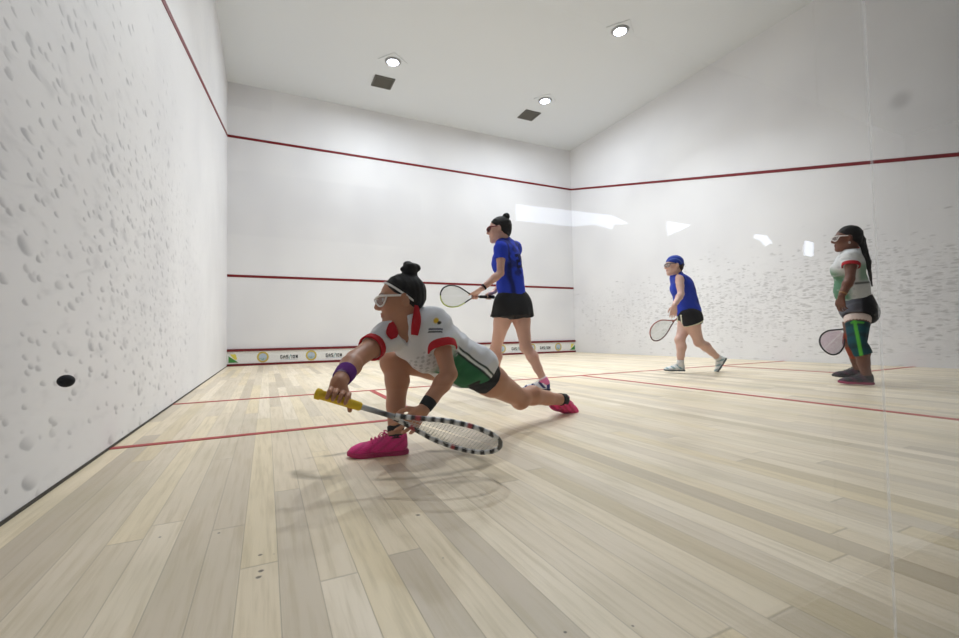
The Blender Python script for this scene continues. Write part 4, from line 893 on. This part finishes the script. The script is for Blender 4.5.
#=== standing player at the right =======================================
def player_standing():
    par = root('person', ground(853, 384), 'person in white jersey and grey shorts with teal knee sleeve, standing at right', 'person')
    AWAY, RIGHT = view_dirs(852)
    f = nrm(-RIGHT*1.+AWAY*.02)
    J = dict(hipL=at(857.5, 309, 4.17), hipR=at(857, 309, 4.31), chest=at(850, 270, 4.24), neck=at(851, 252.5, 4.23), shL=at(851.5, 257, 4.12), shR=at(850, 257, 4.37))
    el_l, wr_l = at(850, 279, 4.06), at(841.5, 296, 4.06); el_r, wr_r = at(862, 280, 4.44), at(853, 300, 4.38)
    kn_l, an_l = at(857.5, 343, 4.06), at(866.5, 375, 4.03); kn_r, an_r = at(851, 342, 4.34), at(858, 369, 4.40)
    H = head(at(847.5, 239, 4.22), nrm(-RIGHT*1-AWAY*.15+Z*.02), Z, 1.04); T_ = torso(dict(J, bust=1.15), 1.05)
    toe = nrm(-RIGHT*1.-AWAY*.05); toe[2] = 0
    butt, tip = at(859, 316, 4.52), at(824, 350, 4.22); ax = nrm(tip-butt); hp = butt+ax*.10
    A = H['A']+neckp(H, J['neck'], .052)+T_['pel']+T_['ub']+arm(J['shL'], el_l, wr_l, 1.05)+arm(J['shR'], el_r, wr_r, 1.05)+leg(J['hipL'], kn_l, an_l, 1.15, -f*.8)+leg(J['hipR'], kn_r, an_r, 1.15, -f*.8)
    A += foot(an_l, toe, Z)+foot(an_r, toe, Z)+hand_open(wr_l, nrm(-Z-RIGHT*.12), AWAY+RIGHT*.6, -RIGHT-AWAY*.2, .5, .03, 1.)+hand_grip(wr_r, hp, ax, .015, .95, 1)
    v, q = field_mesh(A, .0055, H['S']); mk('body', v, q, M_skin, par, skin_pat(H, (112, 72, 56), (96, 44, 44), (20, 14, 12))); eyes(H, par)
    tail = [at(855, 232, 4.24), at(861, 240, 4.25), at(864, 252, 4.27), at(868, 262, 4.28), at(870, 274, 4.29), at(872, 286, 4.30)]
    ex = [rc(tail[i], tail[i+1], r0, r1, .01) for i, (r0, r1) in enumerate(((.04, .036), (.036, .032), (.032, .026), (.022, .014), (.014, .008)))]
    plain_hair(H, par, M_hair, seed=9, extra=ex); goggles(H, par, M_wp, M_lens, .0045)
    b = MB().tube([H['L'](-.079, .0, -.036), H['L'](-.081, .004, -.050), H['L'](-.081, -.004, -.056), H['L'](-.08, -.008, -.044)], .0035, 6, True).obj('earring', M_wp, par)
    dL, dR = nrm(el_l-J['shL']), nrm(el_r-J['shR']); slL, slR = ML(J['shL'], el_l, .40), ML(J['shR'], el_r, .40); nk = nrm(H['L'](0, -.02, -.04)-J['neck'])
    hem = [(-T_['up'], T_['hc']+T_['up']*.085)]; nc = (nk, J['neck']+nk*.04)
    A = [off(p, .013, .05, hem+[nc]) for p in T_['ub']+T_['pel'][:1]]+[ell(ML(T_['hc'], J['chest'], .5)+T_['fc']*.02, T_['Rc'], V(.15, .135, .16), .05, hem), rc(J['shL'], slL+dL*.02, .063, .066, .03, [(dL, slL)]), rc(J['shR'], slR+dR*.02, .063, .066, .03, [(dR, slR)])]
    cc = J['chest']
    def pat(P):
        c = np.tile(np.array(lin((214, 216, 216))), (len(P), 1)); q = P-cc; fr = q@T_['fc']; sx = q@(-T_['rc']); z = q@T_['uc']
        w = smix(-z+fr*.6, .02, .12)*smix(fr, -.02, .04)*.9; c = colmix(c, (58, 120, 84), w)
        w = smix(-fr, .04, .08)*(1-smix(np.abs(z+.03), .05, .11)); c = colmix(c, (92, 150, 110), w*.7)
        w = (1-smix(np.abs(z+.13), .005, .015))*(fr < -.02); c = colmix(c, (24, 30, 28), w*.8)
        return colmix(c, (170, 176, 178), (np.sin(q[:, 2]*90)*np.sin(fr*70+sx*60) > .5)*(fr > -.02)*.6)
    v, q = field_mesh(A, .005, [rc(J['neck'], J['neck']+nk*.12, .055, .07, .01)], wrinkle(.0025, 34, 31)); js = mk('jersey', v, q, M_cloth, par, pat)
    mr = mat('red_trim_fabric', (170, 28, 38), .75, .25, 0, .1, 120)
    for j_, d, a in ((J['shL'], dL, slL), (J['shR'], dR, slR)):
        v, q = field_mesh([rc(a-d*.03, a+d*.03, .069, .071, .01, [(d, a+d*.012), (-d, a-d*.024)])], .004, [rc(a-d*.06, a+d*.06, .059, .06, .002)]); mk('cuff', v, q, mr, js)
    v, q = field_mesh([rc(J['neck']-nk*.01, J['neck']+nk*.06, .072, .062, .01, [(nk, J['neck']+nk*.048), (-nk, J['neck']+nk*.008)])], .004, [rc(J['neck']-nk*.05, J['neck']+nk*.12, .052, .052, .002)]); mk('collar', v, q, mr, js)
    u = T_['up']; hc_ = T_['hc']; hL, hR = ML(J['hipL'], kn_l, .22), ML(J['hipR'], kn_r, .22); tL, tR = nrm(kn_l-J['hipL']), nrm(kn_r-J['hipR'])
    A = [off(p, .014, .04, [(u, hc_+u*.12)]) for p in T_['pel']]+[ell(hc_-f*.065-Z*.03, T_['Rp'], V(.12, .09, .115), .04)]
    for hp_, kn_, hh, tt in ((J['hipR'], kn_r, hR, tR), (J['hipL'], kn_l, hL, tL)): A.append(rc(hp_, ML(hp_, kn_, .5), .118, .112, .04, [(tt, hh)]))
    A.append(rc(hc_+u*.02, hc_+u*.12, .135, .128, .04, [(u, hc_+u*.12)]))
    def sp(P):
        x = (P-hc_)@f; c = np.tile(np.array(lin((84, 84, 92))), (len(P), 1)); c = colmix(c, (22, 20, 22), smix(-x, .028, .05))
        return colmix(c, (120, 122, 132), smix(np.sin(P@V(40, 30, 60)), .4, .9)*(x > -.03)*.4)
    v, q = field_mesh(A, .005, (), wrinkle(.002, 40, 19)); mk('shorts', v, q, M_cloth, par, sp)
    # tights hem above the knee, knee sleeve with green stripe
    M_kn = patmat('knee_sleeve_knit', .8, .2, 150, .3)
    for hp_, kn_, an_, lab in ((J['hipL'], kn_l, an_l, 1), (J['hipR'], kn_r, an_r, 0)):
        d = nrm(kn_-hp_); d2 = nrm(an_-kn_); a, c_ = ML(hp_, kn_, .46), ML(kn_, an_, .36); bk = -f*.018
        a0 = ML(hp_, kn_, .24)
        cuffband('thigh_band', a0, ML(hp_, kn_, .45), .100, .093, patmat('striped_band', .8, .2, 90, .1) if lab else M_whitefab, par, (lambda P, a0=a0, d=d: colmix(np.tile(np.array(lin((186, 150, 140))), (len(P), 1)), (226, 208, 200), smix(np.sin((P-a0)@d*130), 0, .5))))
        if lab:
            pts = [a, ML(a, kn_, .5), kn_, ML(kn_, c_, .5)+bk*.6, c_+bk]; pts = catmull(pts, 10)
            def kp(P, a=a, d=d):
                c = np.tile(np.array(lin((26, 74, 84))), (len(P), 1)); t = (P-a)@d; x = (P-a)@f; sd = (P-a)@AWAY
                c = colmix(c, (30, 38, 44), smix(np.sin(t*60), .2, .6)*.6)
                w = (1-smix(np.abs(x-.02+t*.12), .010, .016))*(sd < 0); c = colmix(c, (96, 190, 70), w)
                w = (1-smix(np.abs(t-.02), .006, .012))*(np.abs(x) < .05)*(sd < 0); return colmix(c, (96, 190, 70), w*.9)
            bb = MB().tube(pts, list(np.interp(np.linspace(0, 1, len(pts)), [0, .25, .5, .8, 1], [.093, .080, .069, .070, .070])), 72); mk('knee_sleeve', bb.v, bb.f, M_kn, par, kp)
        else:
            bb = MB().tube(catmull([ML(hp_, kn_, .8), kn_, ML(kn_, an_, .5)+bk], 5), list(np.interp(np.linspace(0, 1, 11), [0, .4, 1], [.072, .064, .062])), 24); mk('knee_sleeve', bb.v, bb.f, M_kn, par, lambda P: np.tile(np.array(lin((150, 74, 52))), (len(P), 1)), label='rust brown knee sleeve on the far leg')
    M_sh = patmat('dark_shoe', .6, .3, 200, .2); p_ = shoe_w((30, 26, 30), (70, 34, 52), (26, 22, 26)); ms = mat('magenta_sole', (150, 40, 80), .6); ms2 = mat('black_sole', (34, 30, 32), .6)
    shoe(an_l, toe, Z, par, M_sh, ms, p_, M_blk, .98, .005, .09); shoe(an_r, toe, Z, par, M_sh, ms2, p_, M_blk, .98, .005, .09)
    cuffband('wristband', wr_l-nrm(wr_l-el_l)*.04, wr_l-nrm(wr_l-el_l)*.02, .031, .031, mat('gold_bracelet', (150, 110, 70), .5), par)
    racket(butt, tip, perp(Z*.75-RIGHT*.66-AWAY*.3, ax), 'dark racket with pink strings held low by the standing player at the right', flat_pat(34, 28, 34), M_bgrip, M_pstr, sr=.0016)
player_standing()

# ball in flight by the left wall
bc = at(66, 381, 1.22); bl = MB(); n, m_ = 24, 16; rb_ = .0195
v = [bc+rb_*V(math.sin(math.pi*j/m_)*math.cos(2*math.pi*i/n), math.sin(math.pi*j/m_)*math.sin(2*math.pi*i/n), math.cos(math.pi*j/m_)*.88) for j in range(m_+1) for i in range(n)]
o = mk('squash_ball', v, [(j*n+i, j*n+(i+1) % n, (j+1)*n+(i+1) % n, (j+1)*n+i) for j in range(m_) for i in range(n)], mat('black_rubber', (30, 32, 38), .7, .3, 0, .2, 200, .2))
setp(o, 'small black squash ball in flight in front of the left wall', 'ball')

SC.cycles.use_denoising = True
SC.cycles.max_bounces = 10; SC.cycles.diffuse_bounces = 6; SC.cycles.transparent_max_bounces = 16
SC.cycles.sample_clamp_indirect = 8
